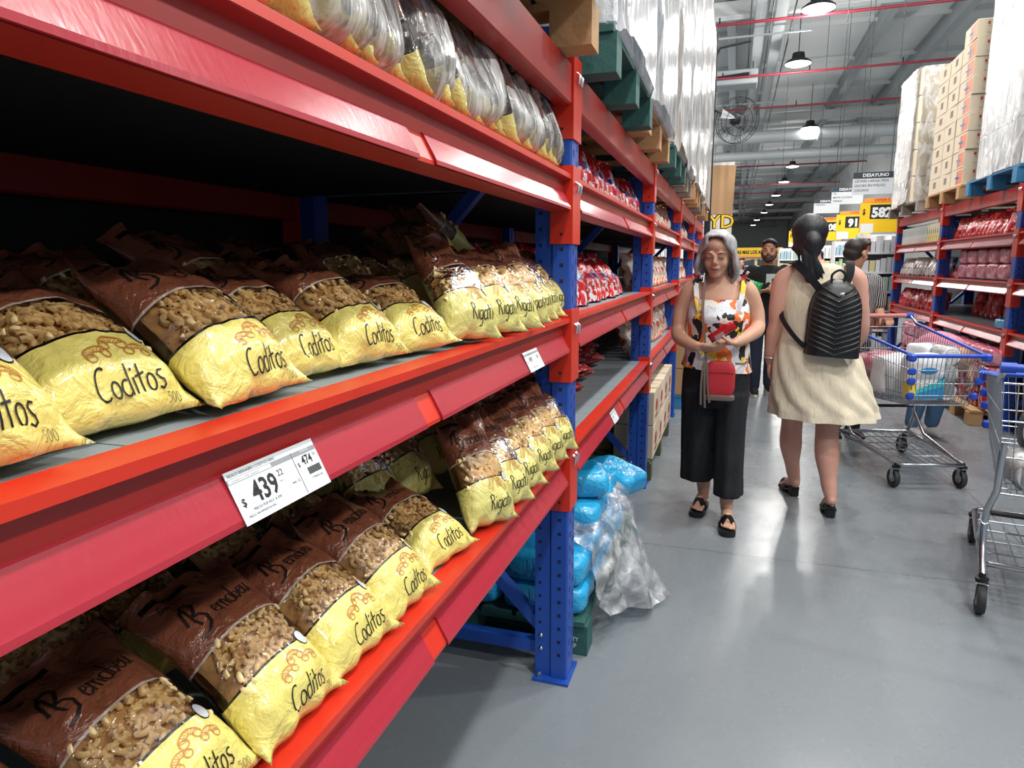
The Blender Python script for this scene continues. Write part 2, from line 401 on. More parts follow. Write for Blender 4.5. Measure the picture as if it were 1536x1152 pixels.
def make_beam(t, y0, y1, top, rail=True, back=False, conn=True, tall=.113, split=None):
    a, b = y0+.05, y1-.05
    if rail:
        o = MB().prism([(x, top+z) for x, z in PROF], a, b).build('shelf_beam', DRED, t)
        MB().prism([(.001, top+.0008), (.001, top-.013), (-.05, top+.0008)], a, b).build('beam_lip', RED, o)
        mid = (y0+y1)/2 if split is None else split
        for s0, s1 in ((a+.03, mid-.03), (mid+.035, b-.03)):
            P = [(-.0225, top-.055), (.0035, top-.1005), (.0045, top-.106), (.007, top-.1055), (.0062, top-.098), (-.018, top-.0535), (-.0225, top-.0515)]
            MB().prism(P, s0, s1).build('price_rail', RAIL, o)
        MB().prism([(-.0215, top-.056), (.0018, top-.1), (.0018, top-.107), (-.02, top-.1)], mid-.03, mid+.035).build('beam_band', RED, o)
    else:
        x = -1.05 if back else 0
        s = -1 if back else 1
        o = MB().box((x-s*.026, (a+b)/2, top-tall/2), (.052, b-a, tall), bev=.006).build('shelf_beam', DRED, t, 30)
        if back: o['label'] = 'rear beam'
    if conn:
        for yy, d in ((y0, 1), (y1, -1)):
            x = (-1.05 if back else 0); s = -1 if back else 1; tp = top+.028; bt = top-tall-.095
            q = MB().box((x+s*.0035, yy+d*.026, (tp+bt)/2), (.006, .052, tp-bt)).box((x-s*.03, yy+d*.0535, (tp+bt)/2), (.072, .005, tp-bt))
            q.build('end_connector', RED, o)
            if not back:
                q = MB()
                for dz in (.055, .075): q.tube([(x+.007, yy+d*(.012+.012*(dz > .06)), top-.02), (x+.017, yy+d*(.012+.012*(dz > .06)), top-.02-.008), (x+.013, yy+d*(.012+.012*(dz > .06)), top-.052)], .0035, 5)
                for z in (tp-.035, bt+.03): q.tube([(x-.03, yy+d*.056, z), (x-.03, yy+d*.0565, z)], .005, 6, 1)
                q.build('safety_pin', [STEEL, HOLE], o, 60)
    return o
def deck(t, y0, y1, top, m=None, d=.99):
    p = MB(); n = int((y1-y0-.1)/.155); st = (y1-y0-.1)/n
    for i in range(n):
        ya = y0+.05+i*st
        p.box((-.03-d/2, ya+st/2, top-.014), (d, st-.003, .024))
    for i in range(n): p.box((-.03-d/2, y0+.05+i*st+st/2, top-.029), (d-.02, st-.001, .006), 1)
    o = p.build('shelf_deck', [m or DECK, UNDER_SHADE], t); return o
def deck_wood(t, y0, y1, top):
    p = MB()
    for i in range(7): p.box((-.1-i*.145, (y0+y1)/2, top-.0), (.11, y1-y0-.12, .018))
    return p
LX, RX = -.49, 2.25
LT = (.843, 1.283, 1.724); LPAL = 2.045
LUP = [-.06, 2.15, 4.36, 6.57, 8.78, 10.99]
t = thing('pallet_rack', 'long blue and red pallet rack full of pasta bags along the left', 'rack', (LX, 0, 0))
for i, y in enumerate(LUP): make_upright(t, y, 2.16, i < 5)
for i in range(5):
    y0, y1 = LUP[i], LUP[i+1]
    for z in LT:
        make_beam(t, y0, y1, z); make_beam(t, y0, y1, z, rail=False, back=True)
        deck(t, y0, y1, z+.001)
    make_beam(t, y0, y1, LPAL, rail=False, tall=.12); make_beam(t, y0, y1, LPAL, rail=False, back=True, tall=.12)
RT = (.86, 1.285, 1.705); RPAL = 2.09
RUP = [4.55, 6.82, 9.09, 11.36]
t = thing('pallet_rack', 'blue and red pallet rack with three price-railed shelves along the right', 'rack', (RX, 0, 0), pi)
for y in RUP: make_upright(t, -y, 2.088)
for i in range(3):
    y0, y1 = -RUP[i+1], -RUP[i]
    for z in RT:
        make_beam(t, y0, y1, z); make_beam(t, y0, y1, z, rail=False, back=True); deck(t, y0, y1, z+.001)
    make_beam(t, y0, y1, RPAL, rail=False, tall=.12); make_beam(t, y0, y1, RPAL, rail=False, back=True, tall=.12)
# dark sheets added behind the racks so the shelf depths stay in shade
struct(MB().box((LX-1.16, 5.5, 2.0), (.02, 11, 4)).build('shade_sheet_left', mat('rack_shade_dark', '23272B', .8)))
struct(MB().box((RX+1.16, 9.2, 1.3), (.02, 9.5, 2.6)).build('shade_sheet_right', mat('rack_shade_dark', '23272B', .8)))
# ---------------------------------------------------------------- hand-lettering strokes (unit box, baseline 0, x-height .55)
def arc(cx, cy, rx, ry, a0, a1, n=9): return [(cx+rx*cos(R(a0+(a1-a0)*i/n)), cy+ry*sin(R(a0+(a1-a0)*i/n))) for i in range(n+1)]
GL = {
 'C': (.62, [arc(.36, .45, .3, .45, 60, 305, 12)]),
 'o': (.48, [arc(.22, .24, .19, .25, 80, 440, 12)]),
 'd': (.52, [arc(.22, .24, .2, .24, 60, 320, 10), [(.42, .95), (.4, .5), (.42, 0)]]),
 'i': (.22, [[(.1, .5), (.1, 0)], [(.1, .7), (.12, .78)]]),
 't': (.42, [[(.18, .85), (.16, .3), (.2, .0)], [(-.02, .5), (.4, .56)]]),
 's': (.42, [[(.34, .5), (.15, .52), (.07, .4), (.16, .28), (.3, .2), (.32, .06), (.18, -.03), (.03, .04)]]),
 'R': (.6, [[(.1, .92), (.1, 0)], [(.02, .85), (.25, .97), (.45, .85), (.42, .62), (.12, .5)], [(.2, .5), (.55, 0)]]),
 'g': (.5, [arc(.22, .24, .19, .23, 60, 320, 10), [(.42, .5), (.42, -.1), (.3, -.35), (.08, -.28)]]),
 'a': (.5, [arc(.22, .23, .19, .24, 60, 320, 10), [(.42, .5), (.4, .1), (.48, 0)]]),
 'B': (.95, [[(-.25, .35), (-.05, .85), (.25, 1.08), (.55, 1.05), (.62, .85), (.4, .62), (.15, .52), (.5, .5), (.68, .3), (.55, .02), (.2, -.18), (-.12, -.22)], [(.22, .95), (.12, .4), (.22, .12)]]),
 'e': (.42, [[(.05, .25), (.32, .32), (.28, .5), (.12, .48), (.04, .25), (.12, .03), (.3, .02), (.42, .15)]]),
 'r': (.36, [[(.02, .45), (.1, .5), (.08, .0)], [(.08, .25), (.2, .48), (.34, .45)]]),
 'n': (.44, [[(.04, .5), (.06, 0)], [(.06, .3), (.2, .5), (.32, .42), (.33, .05), (.42, .02)]]),
 'b': (.42, [[(.08, .95), (.04, .1), (.2, -.02), (.34, .15), (.3, .4), (.08, .4)]]),
 'u': (.46, [[(.04, .5), (.05, .1), (.2, 0), (.32, .15), (.34, .5), (.36, .05), (.44, .02)]]),
 'D': (.6, [[(.12, .9), (.1, .05)], [(.0, .88), (.35, .85), (.52, .5), (.4, .1), (.02, .02)]]),
 '5': (.5, [[(.4, .8), (.12, .8), (.08, .48), (.3, .5), (.4, .25), (.25, .0), (.05, .08)]]),
 '0': (.5, [arc(.22, .4, .17, .4, 0, 360, 12)]),
}
def ribbon(mb, pts, w, fn, mat_, step=.004):
    P = [V((p[0], p[1], 0)) for p in pts]; Q = [P[0]]
    for a, b in zip(P, P[1:]):
        k = max(1, int((b-a).length/step))
        Q += [a.lerp(b, (i+1)/k) for i in range(k)]
    L = []
    for i, p in enumerate(Q):
        d = nrm((Q[min(i+1, len(Q)-1)]-Q[max(i-1, 0)])); nn = V((-d.y, d.x, 0))*(w/2)
        L += [fn(p+nn), fn(p-nn)]
    mb.add(L, [(2*i, 2*i+1, 2*i+3, 2*i+2) for i in range(len(Q)-1)], mat_)
def letter(mb, s, x, y, size, w, fn, mat_=0, rot=0, shear=0, sx=1, rise=0):
    cx = 0; ca, sa = cos(rot), sin(rot); W = sum(GL[c][0] for c in s)
    for c in s:
        adv, st = GL[c]
        for p in st:
            q = []
            for a, b in p:
                px = (cx+a-W/2)*size*sx+b*size*shear; py = b*size
                q.append((x+px*ca-py*sa, y+px*sa+py*ca))
            ribbon(mb, q, w, fn, mat_)
        cx += adv*(1 if c != 'B' else .85)
# ---------------------------------------------------------------- pasta bag
def bag_mat(kind):
    n = NT('pasta_bag_film_'+kind); uv = n.n('ShaderNodeUVMap').outputs[0]; s = n.n('ShaderNodeSeparateXYZ', {0: uv}); u, v = s.outputs[0], s.outputs[1]
    uc = n.math('SUBTRACT', u, .5); bow = n.math('MULTIPLY', n.math('MULTIPLY', uc, uc), .10)
    v1 = n.math('SUBTRACT', .325 if kind != 'rigati' else .37, bow); v2 = n.math('SUBTRACT', .565 if kind != 'rigati' else .60, n.math('MULTIPLY', bow, 1.8))
    yel = n.math('LESS_THAN', v, v1); brn = n.math('GREATER_THAN', v, v2)
    band = lambda c, w_: n.math('LESS_THAN', n.math('ABSOLUTE', n.math('SUBTRACT', v, c)), w_)
    blk = band(v1, .006); wht = band(v2, .006)
    stripe = n.math('MULTIPLY', band(.93, .016), n.math('LESS_THAN', n.math('ABSOLUTE', n.math('SUBTRACT', u, .3)), .2))
    co = n.obj(); big = n.noise(14, 4, co, .6, 1.2)
    Y = n.mix(big, srgb('CFC66A'), srgb('E2DA8A')) if kind == 'rigati' else n.mix(big, srgb('D8C862'), srgb('E8DC82'))
    Bc = n.mix(big, srgb('6E3C28'), srgb('87503A'))
    c = n.mix(yel, Bc, Y); c = n.mix(n.math('MAXIMUM', blk, stripe), c, srgb('120D0B')); c = n.mix(wht, c, srgb('B9A89A'))
    n.set(color=c, rough=.24, spec=.5, coat=.6); n.b.inputs['Coat Roughness'].default_value = .07
    vor = n.n('ShaderNodeTexVoronoi', {'Scale': 22.0, 'Randomness': 1.0}, feature='SMOOTH_F1'); n.l(n.math('ADD', 0, 0) and co, vor.inputs['Vector'])
    hgt = n.math('ADD', n.math('MULTIPLY', big, .8), n.math('MULTIPLY', n.noise(34, 3, co, .55, 1.6), .42))
    hgt = n.math('ADD', hgt, n.math('MULTIPLY', vor.outputs[0], .5))
    n.bump(hgt, .75, .014); nrmS = n.b.inputs['Normal'].links[0].from_socket
    tr = n.n('ShaderNodeBsdfTransparent', {'Color': (.93, .88, .82, 1)}); gl = n.n('ShaderNodeBsdfGlossy', {'Roughness': .13, 'Normal': nrmS})
    fr = n.n('ShaderNodeFresnel', {'IOR': 1.5, 'Normal': nrmS})
    ms = n.n('ShaderNodeMixShader', {0: n.math('MULTIPLY', fr.outputs[0], 1.5, clamp=True), 1: tr.outputs[0], 2: gl.outputs[0]})
    opaque = n.math('MAXIMUM', n.math('MAXIMUM', yel, brn), n.math('MAXIMUM', blk, wht))
    o2 = n.math('MAXIMUM', n.math('MULTIPLY', opaque, n.math('SUBTRACT', 1.0, n.math('MULTIPLY', brn, .12))), .04)
    mx = n.n('ShaderNodeMixShader', {0: o2, 1: ms.outputs[0], 2: n.b.outputs[0]})
    n.l(mx.outputs[0], n.out.inputs[0]); return n.m
BAGM = {k: bag_mat(k) for k in ('coditos', 'rigati')}
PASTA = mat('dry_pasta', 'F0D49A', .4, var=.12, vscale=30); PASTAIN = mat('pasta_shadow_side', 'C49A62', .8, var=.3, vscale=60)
ORG = mat('orange_print', 'B5702A', .4); SILV = mat('silver_print', 'BFC4C8', .35)
def bag_surface(seed, Wd, Ln, Th, lean, bend, rigid=0):
    """returns S(u,v,side,off): point on the bag, u in -1..1, v in 0..1"""
    rd = random.Random(seed); ph = [rd.uniform(0, 6.28) for _ in range(6)]; N = 24
    C = [V((0, 0, .012))]; tw = rd.uniform(-.12, .12)
    for i in range(N):
        a = lean+bend*((i+.5)/N-.25)
        C.append(C[-1]+V((-sin(a), 0, cos(a)))*(Ln/N))
    def S(u, v, side=1, off=0.0):
        vv = max(0, min(1, v))*N; i = min(N-1, int(vv)); f = vv-i; c = C[i].lerp(C[i+1], f)
        T = nrm(C[min(i+2, N)]-C[max(i-1, 0)]); Nn = V((T.z, 0, -T.x))
        env = min(1, (v/.16))**.55 if v > 0 else 0
        top = 1-max(0, (v-.62)/.36)**1.3 if v > .62 else 1
        top = max(.04, top); belly = 1+.3*cos((v-.32)*3.6)
        prof = max(0, 1-abs(u)**2.6)**.62
        t = Th*.5*env*top*belly*prof
        w_ = Wd/2*(1-.07*sin(pi*min(1, max(0, v*1.15))))*(1+.05*sin(3*v+ph[0])*.6)
        if v < .1: w_ *= 1+.02*(1-v/.1)
        lump = NZ.noise(V((u*2.2+seed*3.1, v*4.2+(5 if side > 0 else 9), seed)))*.011+NZ.noise(V((u*6+seed, v*9, side*3)))*.004
        fade = min(1, v/.08)*min(1, (1.02-v)/.05)*max(0, 1-abs(u)**6)
        top_w = max(0, v-.66)*.1*NZ.noise(V((u*2.5, v*3, seed*7.7)))
        p = c+Nn*(side*(max(t*.72, t+lump*fade*(.6 if v < .66 else .25))+off)+top_w)+V((0, u*w_+tw*v*.05, 0))
        if v < .05: p.x += .012*abs(u)**3*(1-v/.05)+.004*sin(u*9+ph[1])
        p.z = max(p.z, .002+(off if side > 0 else 0)); return p
    return S
def elbow(mb, c, M, r=.0066, t=.0040, mat_=0):
    pts = [c+M@V((r*cos(a), r*sin(a), 0)) for a in (0, .55, 1.1, 1.65, 2.2, 2.75)]
    mb.tube(pts, t, 6, mat_, caps=False)
    for q, d in ((pts[0], pts[0]-pts[1]), (pts[-1], pts[-1]-pts[-2])): mb.tube([q, q+nrm(d)*.0003], [t, t*.45], 6, mat_, caps=False)
def make_bag(kind, seed):
    rd = random.Random(seed*17+3); rig = kind == 'rigati'
    Wd, Ln, Th = (.150, .268, .07) if rig else (.174, .262, .068)
    lean = R(rd.uniform(40, 46)) if not rig else R(rd.uniform(36, 44)); bend = R(rd.uniform(8, 22))
    S = bag_surface(seed, Wd, Ln, Th, lean, bend)
    nu, nv = 26, 44; b = MB()
    for side in (1, -1):
        b.grid(lambda u, v: S(2*u-1, v, side), nu, nv, 0)
        if side < 0: b.f[-nu*nv:] = [f[::-1] for f in b.f[-nu*nv:]]; 
    for k in list(b.uv):     # keep uv order consistent on the flipped side
        if k >= nu*nv: b.uv[k] = b.uv[k][::-1]
    film_ = b.mesh([BAGM[kind]], 179, weld=True)
    p = MB()      # printed lettering and the drawn pasta
    off = .0011
    def fn(q): return S(q.x/(Wd/2), q.y/Ln, 1, off)
    if not rig:
        letter(p, 'Coditos', .012, .015, .030, .002, fn, 0, sx=.82, rot=R(2))
        letter(p, '500', .058, .004, .010, .0005, fn, 0)
        for cx, cy, rr, a0 in ((-.010, .055, .0155, 25), (.014, .067, .0155, 0), (.037, .056, .0145, -22)):
            A = arc(cx, cy, rr, rr*.62, -8+a0, 188+a0, 10); B_ = arc(cx, cy, rr*.35, rr*.2, -8+a0, 188+a0, 8)
            ribbon(p, A, .0014, fn, 1); ribbon(p, B_, .001, fn, 1)
            for k in range(1, 10):
                ribbon(p, [A[k], B_[min(8, k-1 if k > 4 else k)]], .0007, fn, 1)
            for e, g in ((A[0], B_[0]), (A[-1], B_[-1])):
                mx_, my_ = (e[0]+g[0])/2, (e[1]+g[1])/2; ribbon(p, arc(mx_, my_, abs(e[0]-g[0])/2+.001, .0045, 0, 360, 10), .0012, fn, 1)
    else:
        letter(p, 'Rigati', .012, .028, .034, .0023, fn, 0, sx=.8, rot=R(2))
        letter(p, '500', .048, .007, .010, .0005, fn, 0)
        for cx, cy, an in ((-.008, .085, 62), (.014, .088, 100), (.026, .078, 128)):
            ca, sa = cos(R(an)), sin(R(an))
            def tr(a, b_): return (cx+a*ca-b_*sa, cy+a*sa+b_*ca)
            for o_ in (-.006, -.003, 0, .003, .006): ribbon(p, [tr(-.016, o_), tr(.016, o_)], .0012 if abs(o_) > .005 else .0006, fn, 1)
            ribbon(p, [tr(.016+a, b_) for a, b_ in arc(0, 0, .003, .006, 0, 360, 10)], .001, fn, 1)
    yb = .176 if not rig else .190
    letter(p, 'B', -.038, yb-.006, .042, .0034, fn, 0, sx=.72, shear=.2, rot=R(5))
    letter(p, 'ernabeu', .017, yb, .034, .0021, fn, 0, sx=.74, shear=.2, rot=R(5))
    letter(p, 'Don', -.052, yb+.046, .012, .0011, fn, 0, shear=.25, rot=R(5))
    hx, hy = Wd/2*.62, Ln*(.315 if not rig else .355)
    vs = [fn(V((hx+.011*cos(a)*.8, hy+.011*sin(a), 0))) for a in [k*pi/6 for k in range(12)]]
    p.add([v+V((.0003, 0, .0003)) for v in vs], [tuple(range(12))], 2)
    ribbon(p, [(hx+.0115*cos(a)*.8, hy+.0115*sin(a)) for a in [k*pi/6 for k in range(13)]], .0018, fn, 0)
    pr_ = p.mesh([INK, ORG, SILV])
    q = MB()      # pasta showing through the clear band
    n = 120 if not rig else 46; tries = 0; pts = []
    while len(pts) < n and tries < 4000:
        tries += 1; u = rd.uniform(-.74, .74); v = rd.uniform(.295, .555)-.03*u*u+(.04 if rig else 0)
        c = S(u, v, 1, -.0085 if not rig else -.0085)
        if any((c-k).length < (.0086 if not rig else .0115) for k in pts): continue
        pts.append(c)
    for c in pts:
        eu = MX.Rotation(rd.uniform(0, 6.3), 3, 'X')@MX.Rotation(rd.uniform(-.7, .7), 3, 'Y'); M = eu@MX(((0, 0, 1), (1, 0, 0), (0, 1, 0)))
        M = MX.Rotation(-lean-bend*.2, 3, 'Y')@M
        if not rig: elbow(q, c, M)
        else:
            d = M@V((.0135, 0, 0)); q.tube([c-d, c+d], .0058, 9, caps=False); q.tube([c+d, c+d*.9], [.0058, .0042], 9, caps=False)
            for sg in (-1, 1): q.tube([c+d*sg, c+d*sg*.92], [.0058, .0041], 9, caps=False); q.add([c+d*sg*.9+M@V((0, .0041*cos(k*.9), .0041*sin(k*.9))) for k in range(7)], [tuple(range(7))], 1)
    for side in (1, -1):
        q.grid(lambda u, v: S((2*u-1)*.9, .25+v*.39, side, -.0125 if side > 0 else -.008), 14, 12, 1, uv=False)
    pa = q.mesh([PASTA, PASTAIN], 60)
    return film_, pr_, pa
BAGS = {k: [make_bag(k, s+(0 if k == 'coditos' else 50)) for s in ((0, 1, 2, 3, 7) if k == 'coditos' else (0, 1, 2, 3))] for k in ('coditos', 'rigati')}
def put_bag(kind, var, x, y, z, rz, tilt, label, group, full=True, roll=0, s=1):
    film_, pr_, pa = BAGS[kind][var % len(BAGS[kind])]
    o = place('pasta_bag', film_, None, (x, y, z)); o.rotation_euler = (roll, -tilt, rz); o.scale = (s, s, s)
    tag(o, label, 'bag', group)
    a = place('printed_lettering', pr_, o)
    if full: place('pasta', pa, o)['kind'] = 'stuff'
    return o
MT, LT_ = LT[1]+.002, LT[0]+.002
# middle shelf, front row: (kind, x, y, yaw, tilt, roll)
front_mid = [('coditos', -.555, .345, 0, 6, 0), ('coditos', -.585, .505, -3, 8, 0), ('coditos', -.555, .675, 2, 4, 1), ('coditos', -.59, .835, -2, 6, 0),
  ('coditos', -.575, .985, -10, 4, 1), ('coditos', -.56, 1.155, -22, 14, 3), ('rigati', -.535, 1.335, -28, -4, -3), ('rigati', -.525, 1.485, -30, -3, -2), ('rigati', -.515, 1.6, -34, 2, -3),
  ('rigati', -.53, 1.74, -30, -4, -2), ('rigati', -.54, 1.86, -30, -3, -2), ('rigati', -.55, 1.985, -32, 0, -2), ('rigati', -.545, 2.085, -30, -3, 0)]
for i, (k, x, y, rz, ti, ro) in enumerate(front_mid):
    nm = 'elbow macaroni' if k == 'coditos' else 'ribbed tube pasta'
    put_bag(k, i, x+.014, y, MT, R(rz), R(ti), 'brown and yellow bag of %s, %s from left, middle shelf front row' % (nm, ORD[i]), 'pasta bags on the middle shelf', roll=R(ro))
rb = random.Random(5)
back_mid = []
for i in range(10): back_mid.append(('coditos' if i < 5 else 'rigati', -.735+rb.uniform(-.02, .02), .36+i*.178, rb.uniform(-12, 8) if i < 5 else rb.uniform(-28, -12), rb.uniform(0, 8), 1))
for i in range(8): back_mid.append(('coditos' if i < 3 else 'rigati', -.91+rb.uniform(-.02, .02), .5+i*.2, rb.uniform(-20, 12), rb.uniform(6, 16), 2))
for i, (k, x, y, rz, ti, row) in enumerate(back_mid):
    nm = 'elbow macaroni' if k == 'coditos' else 'ribbed tube pasta'; j = i if row == 1 else i-10
    put_bag(k, i+2, x, y, MT+(.028 if row == 1 else .05), R(rz), R(ti), 'shaded bag of %s, %s from left, middle shelf %s row' % (nm, ORD[j], 'second' if row == 1 else 'rear'), 'pasta bags on the middle shelf', full=row == 1)
lying = [('coditos', -.80, 1.72, .19, 95, 70, 'brown bag lying across the tops of the second row on the middle shelf'),
         ('rigati', -.84, 2.0, .20, 75, 62, 'bag lying with its end sticking up behind the tube pasta on the middle shelf')]
for k, x, y, z, rz, ti, lb in lying: put_bag(k, 1, x, y, MT+z, R(rz), R(ti-40), lb, 'pasta bags on the middle shelf', full=True)
# lower shelf
front_low = [('coditos', -.565, .33, 4, 8, 0), ('coditos', -.56, .5, 3, 8, 0), ('coditos', -.55, .665, 0, 6, 0), ('coditos', -.55, .83, -2, 6, 0), ('coditos', -.55, .99, -3, 5, 1),
  ('coditos', -.56, 1.19, -14, 16, 3), ('rigati', -.545, 1.39, -28, -8, -2), ('rigati', -.54, 1.53, -26, -4, -2), ('rigati', -.54, 1.655, -26, -5, 0), ('rigati', -.54, 1.79, -30, -4, 0), ('rigati', -.545, 1.91, -32, -6, -1), ('rigati', -.545, 2.04, -34, -8, -1)]
for i, (k, x, y, rz, ti, ro) in enumerate(front_low):
    nm = 'elbow macaroni' if k == 'coditos' else 'ribbed tube pasta'
    put_bag(k, i+3, x+.036, y+.012, LT_, R(rz), R(ti), 'brown and yellow bag of %s, %s from left, lowest shelf front row' % (nm, ORD[i]), 'pasta bags on the lowest shelf', roll=R(ro))
for row in (1, 2, 3):
    n = 10 if row < 3 else 8
    for i in range(n):
        k = 'coditos' if i*.18+.3 < 1.15 else 'rigati'
        nm = 'elbow macaroni' if k == 'coditos' else 'ribbed tube pasta'
        y = .30+row*.06+i*.185+rb.uniform(-.02, .02)
        ti = rb.uniform(2, 12) if k == 'coditos' else rb.uniform(-10, 2)
        put_bag(k, i+row, -.56-row*.165+rb.uniform(-.015, .015), y, LT_+.03*row, R(rb.uniform(-12, 8) if k == 'coditos' else rb.uniform(-30, -12)), R(ti),
                'bag of %s, %s from left, lowest shelf %s row' % (nm, ORD[i], ('second', 'third', 'fourth')[row-1]), 'pasta bags on the lowest shelf', full=row < 2)
# ---------------------------------------------------------------- shrink-wrapped packs on the top shelf
WRAP = film('pack_shrink_film', (.97, .97, .95, 1), .16, .2, 9, .55, (2.2, 5, .5), .7, (.86, .86, .82, 1))
def pack(y, w_, label, seed, h=.27, d=.46, x=-.5):
    t = thing('wrapped_pasta_pack', label, 'pack', (x, y, LT[2]+.003), 0, 'shrink-wrapped packs on the top shelf')
    def shell(sc, off=0):
        def fn(u, v):
            a = u*2*pi; pz = v*pi; e = .55
            cx = abs(cos(a))**e*(1 if cos(a) > 0 else -1); cy = abs(sin(a))**e*(1 if sin(a) > 0 else -1)
            s_ = sin(pz)**.5 if 0 < v < 1 else 0; cz = -cos(pz); cz = abs(cz)**.6*(1 if cz > 0 else -1)
            p = V((cx*s_*d/2*sc, cy*s_*w_/2*sc, cz*h/2*sc))
            nn = NZ.noise(V((p.x*9+seed, p.y*9, p.z*7)))*.018+NZ.noise(V((p.x*30+seed, p.y*40, p.z*10)))*.005
            p = p*(1+nn/.15*off)
            z = p.z+h/2; p.x -= (z/h)**2*.09
            return V((p.x-d/2, p.y, max(.001, z)))
        return fn
    MB().grid(shell(1, 1), 48, 30, 0, uv=False).build('shrink_film', WRAP, t, 179, weld=True)
    n = max(1, round(w_/.085)); rd = random.Random(seed)
    for r_ in range(3):
        for i in range(n):
            film_, pr_, pa = BAGS['coditos'][(i+seed) % 5]
            o = place('pasta_bag', film_, t, (-.085-r_*.1, -w_/2+(i+.5)*w_/n, .008)); o.rotation_euler = (0, R(18), R(rd.uniform(60, 80))); o.scale = (.86, .86, .9)
for i, (y, w_) in enumerate(((.62, .24), (.93, .36), (1.2, .17), (1.45, .30), (1.75, .28), (1.945, .13), (2.05, .11), (2.14, .1))):
    pack(y, w_, 'clear shrink-wrapped pack of yellow pasta bags, %s from the left on the top shelf' % ORD[i], i+1)
# ---------------------------------------------------------------- price tags on the rails
def price_tag(y, w_, x0, z0, x1, z1, label, rows, rack='left'):
    """tag clipped on a rail: lower edge (x0,z0), upper edge (x1,z1)"""
    up = V((x1-x0, 0, z1-z0)); h = up.length; upn = nrm(up)
    right = V((0, 1, 0)) if rack == 'left' else V((0, -1, 0)); nn = right.cross(upn)
    M = MX((right, upn, nn)).transposed().to_4x4(); M.translation = V(((x0+x1)/2, y, (z0+z1)/2))+nn*.002
    t = place('price_tag', MB().box((0, 0, 0), (w_, h, .0008)).mesh(mat('tag_paper', 'DDE4E8', .35))); t.matrix_world = M
    tag(t, label, 'price tag')
    rows(t, w_, h); return t
GREYP = mat('tag_grey', '8B9094', .5)
def rows_main(t, w_, h):
    q = MB(); Z = .0007
    T = lambda s, x, y, sz, sx=1, b=0, mi=0: q.text(s, sz, MX.Translation((x, y, Z+.0002)), mi, sx, align='L', bold=b)
    q.box((.0-w_*.0, h*.5-.0115, Z-.0001), (w_, .006, .0003), 1)
    q.box((-w_*.27, h*.5-.0115, Z), (w_*.44, .0045, .0003), 2)
    T('FIDEOS BERNABEU CODITOS 500G', -w_*.48, h*.5-.007, .005); T('LLEVANDO 2 O MAS UNIDADES', -w_*.47, h*.5-.013, .0032)
    q.box((w_*.195, -.003, Z), (.0006, h*.86, .0003), 0)
    T('439', -w_*.33, -.012, .034, .85, .02); T('22', -w_*.03, .004, .011); T('c/u', -w_*.03, -.003, .004)
    T('$', -w_*.46, -.011, .013, 1, .01); T('474', w_*.28, .0035, .016, .85, .02); T('51', w_*.43, .01, .006); T('$', w_*.22, .003, .008)
    T('min. 12', w_*.08, -.012, .005); T('PRECIO POR KILO  $  878', -w_*.38, -.019, .0042); T('PRECIO SIN IMPUESTOS NAC.', -w_*.45, -.0245, .0035)
    T('UNIDAD', w_*.3, h*.5-.012, .0045, 1, 0, 2)
    for i in range(16): q.box((w_*.31+i*.0016, -.006, Z), (.0007 if i % 3 else .0011, .009, .0003), 0)
    T('7 790070 318', w_*.31, -.017, .004)
    q.build('tag_print', [INK, GREYP, mat('tag_paper', 'DDE4E8', .35)], t)
def rows_small(a, b):
    def f(t, w_, h):
        q = MB(); Z = .0007
        q.box((0, h*.5-.009, Z-.0001), (w_, .005, .0003), 1)
        q.text(a, h*.38, MX.Translation((-w_*.2, -.004, Z)), 0, .85); q.text(b, h*.26, MX.Translation((w_*.28, .0, Z)), 0, .85)
        q.text('$', h*.2, MX.Translation((-w_*.44, -.004, Z)), 0); q.text('PRECIO POR KILO', h*.09, MX.Translation((-.01, -h*.36, Z)), 0)
        q.build('tag_print', [INK, GREYP], t)
    return f
bx = LX+.009
price_tag(.635, .158, bx+.0005, LT[1]-.106, bx-.027, LT[1]-.0505, 'white price label reading 439 and 474 clipped on the red middle shelf rail', rows_main)
price_tag(1.69, .13, bx+.0005, LT[1]-.104, bx-.025, LT[1]-.055, 'small white price label at the far end of the middle rail before the blue post', rows_small('499', '538'))
price_tag(3.02, .12, bx+.0005, LT[0]-.104, bx-.025, LT[0]-.055, 'white price label on the lowest rail of the second bay', rows_small('612', '655'))
# ---------------------------------------------------------------- plastic pouches of other goods
def patch_mat(name, cols, scale=9, clear=.0, rough=.2, stretch=None):
    n = NT(name); co = n.obj(stretch) if stretch else n.obj()
    v = n.n('ShaderNodeTexVoronoi', {'Scale': float(scale), 'Randomness': 1.0}); 
    ds = n.n('ShaderNodeVectorMath', {0: co}, operation='ADD'); nz = n.n('ShaderNodeTexNoise', {'Scale': scale*.8, 'Detail': 2.0}); n.l(co, nz.inputs['Vector'])
    sc_ = n.n('ShaderNodeVectorMath', {0: nz.outputs[1]}, operation='SCALE'); sc_.inputs['Scale'].default_value = .1; n.l(sc_.outputs[0], ds.inputs[1])
    n.l(ds.outputs[0], v.inputs['Vector']); s = n.n('ShaderNodeSeparateXYZ', {0: v.outputs['Color']}).outputs[0]
    tot = sum(c[1] for c in cols); acc = 0; st = []
    for c, w_ in cols: st.append((acc/tot, srgb(c))); acc += w_
    n.set(color=n.ramp(s, st, 'CONSTANT'), rough=rough, spec=.6)
    n.bump(n.math('ADD', n.noise(22, 3, co, .6, 1), n.math('MULTIPLY', n.noise(70, 2, co), .2)), .6, .012); return n.m
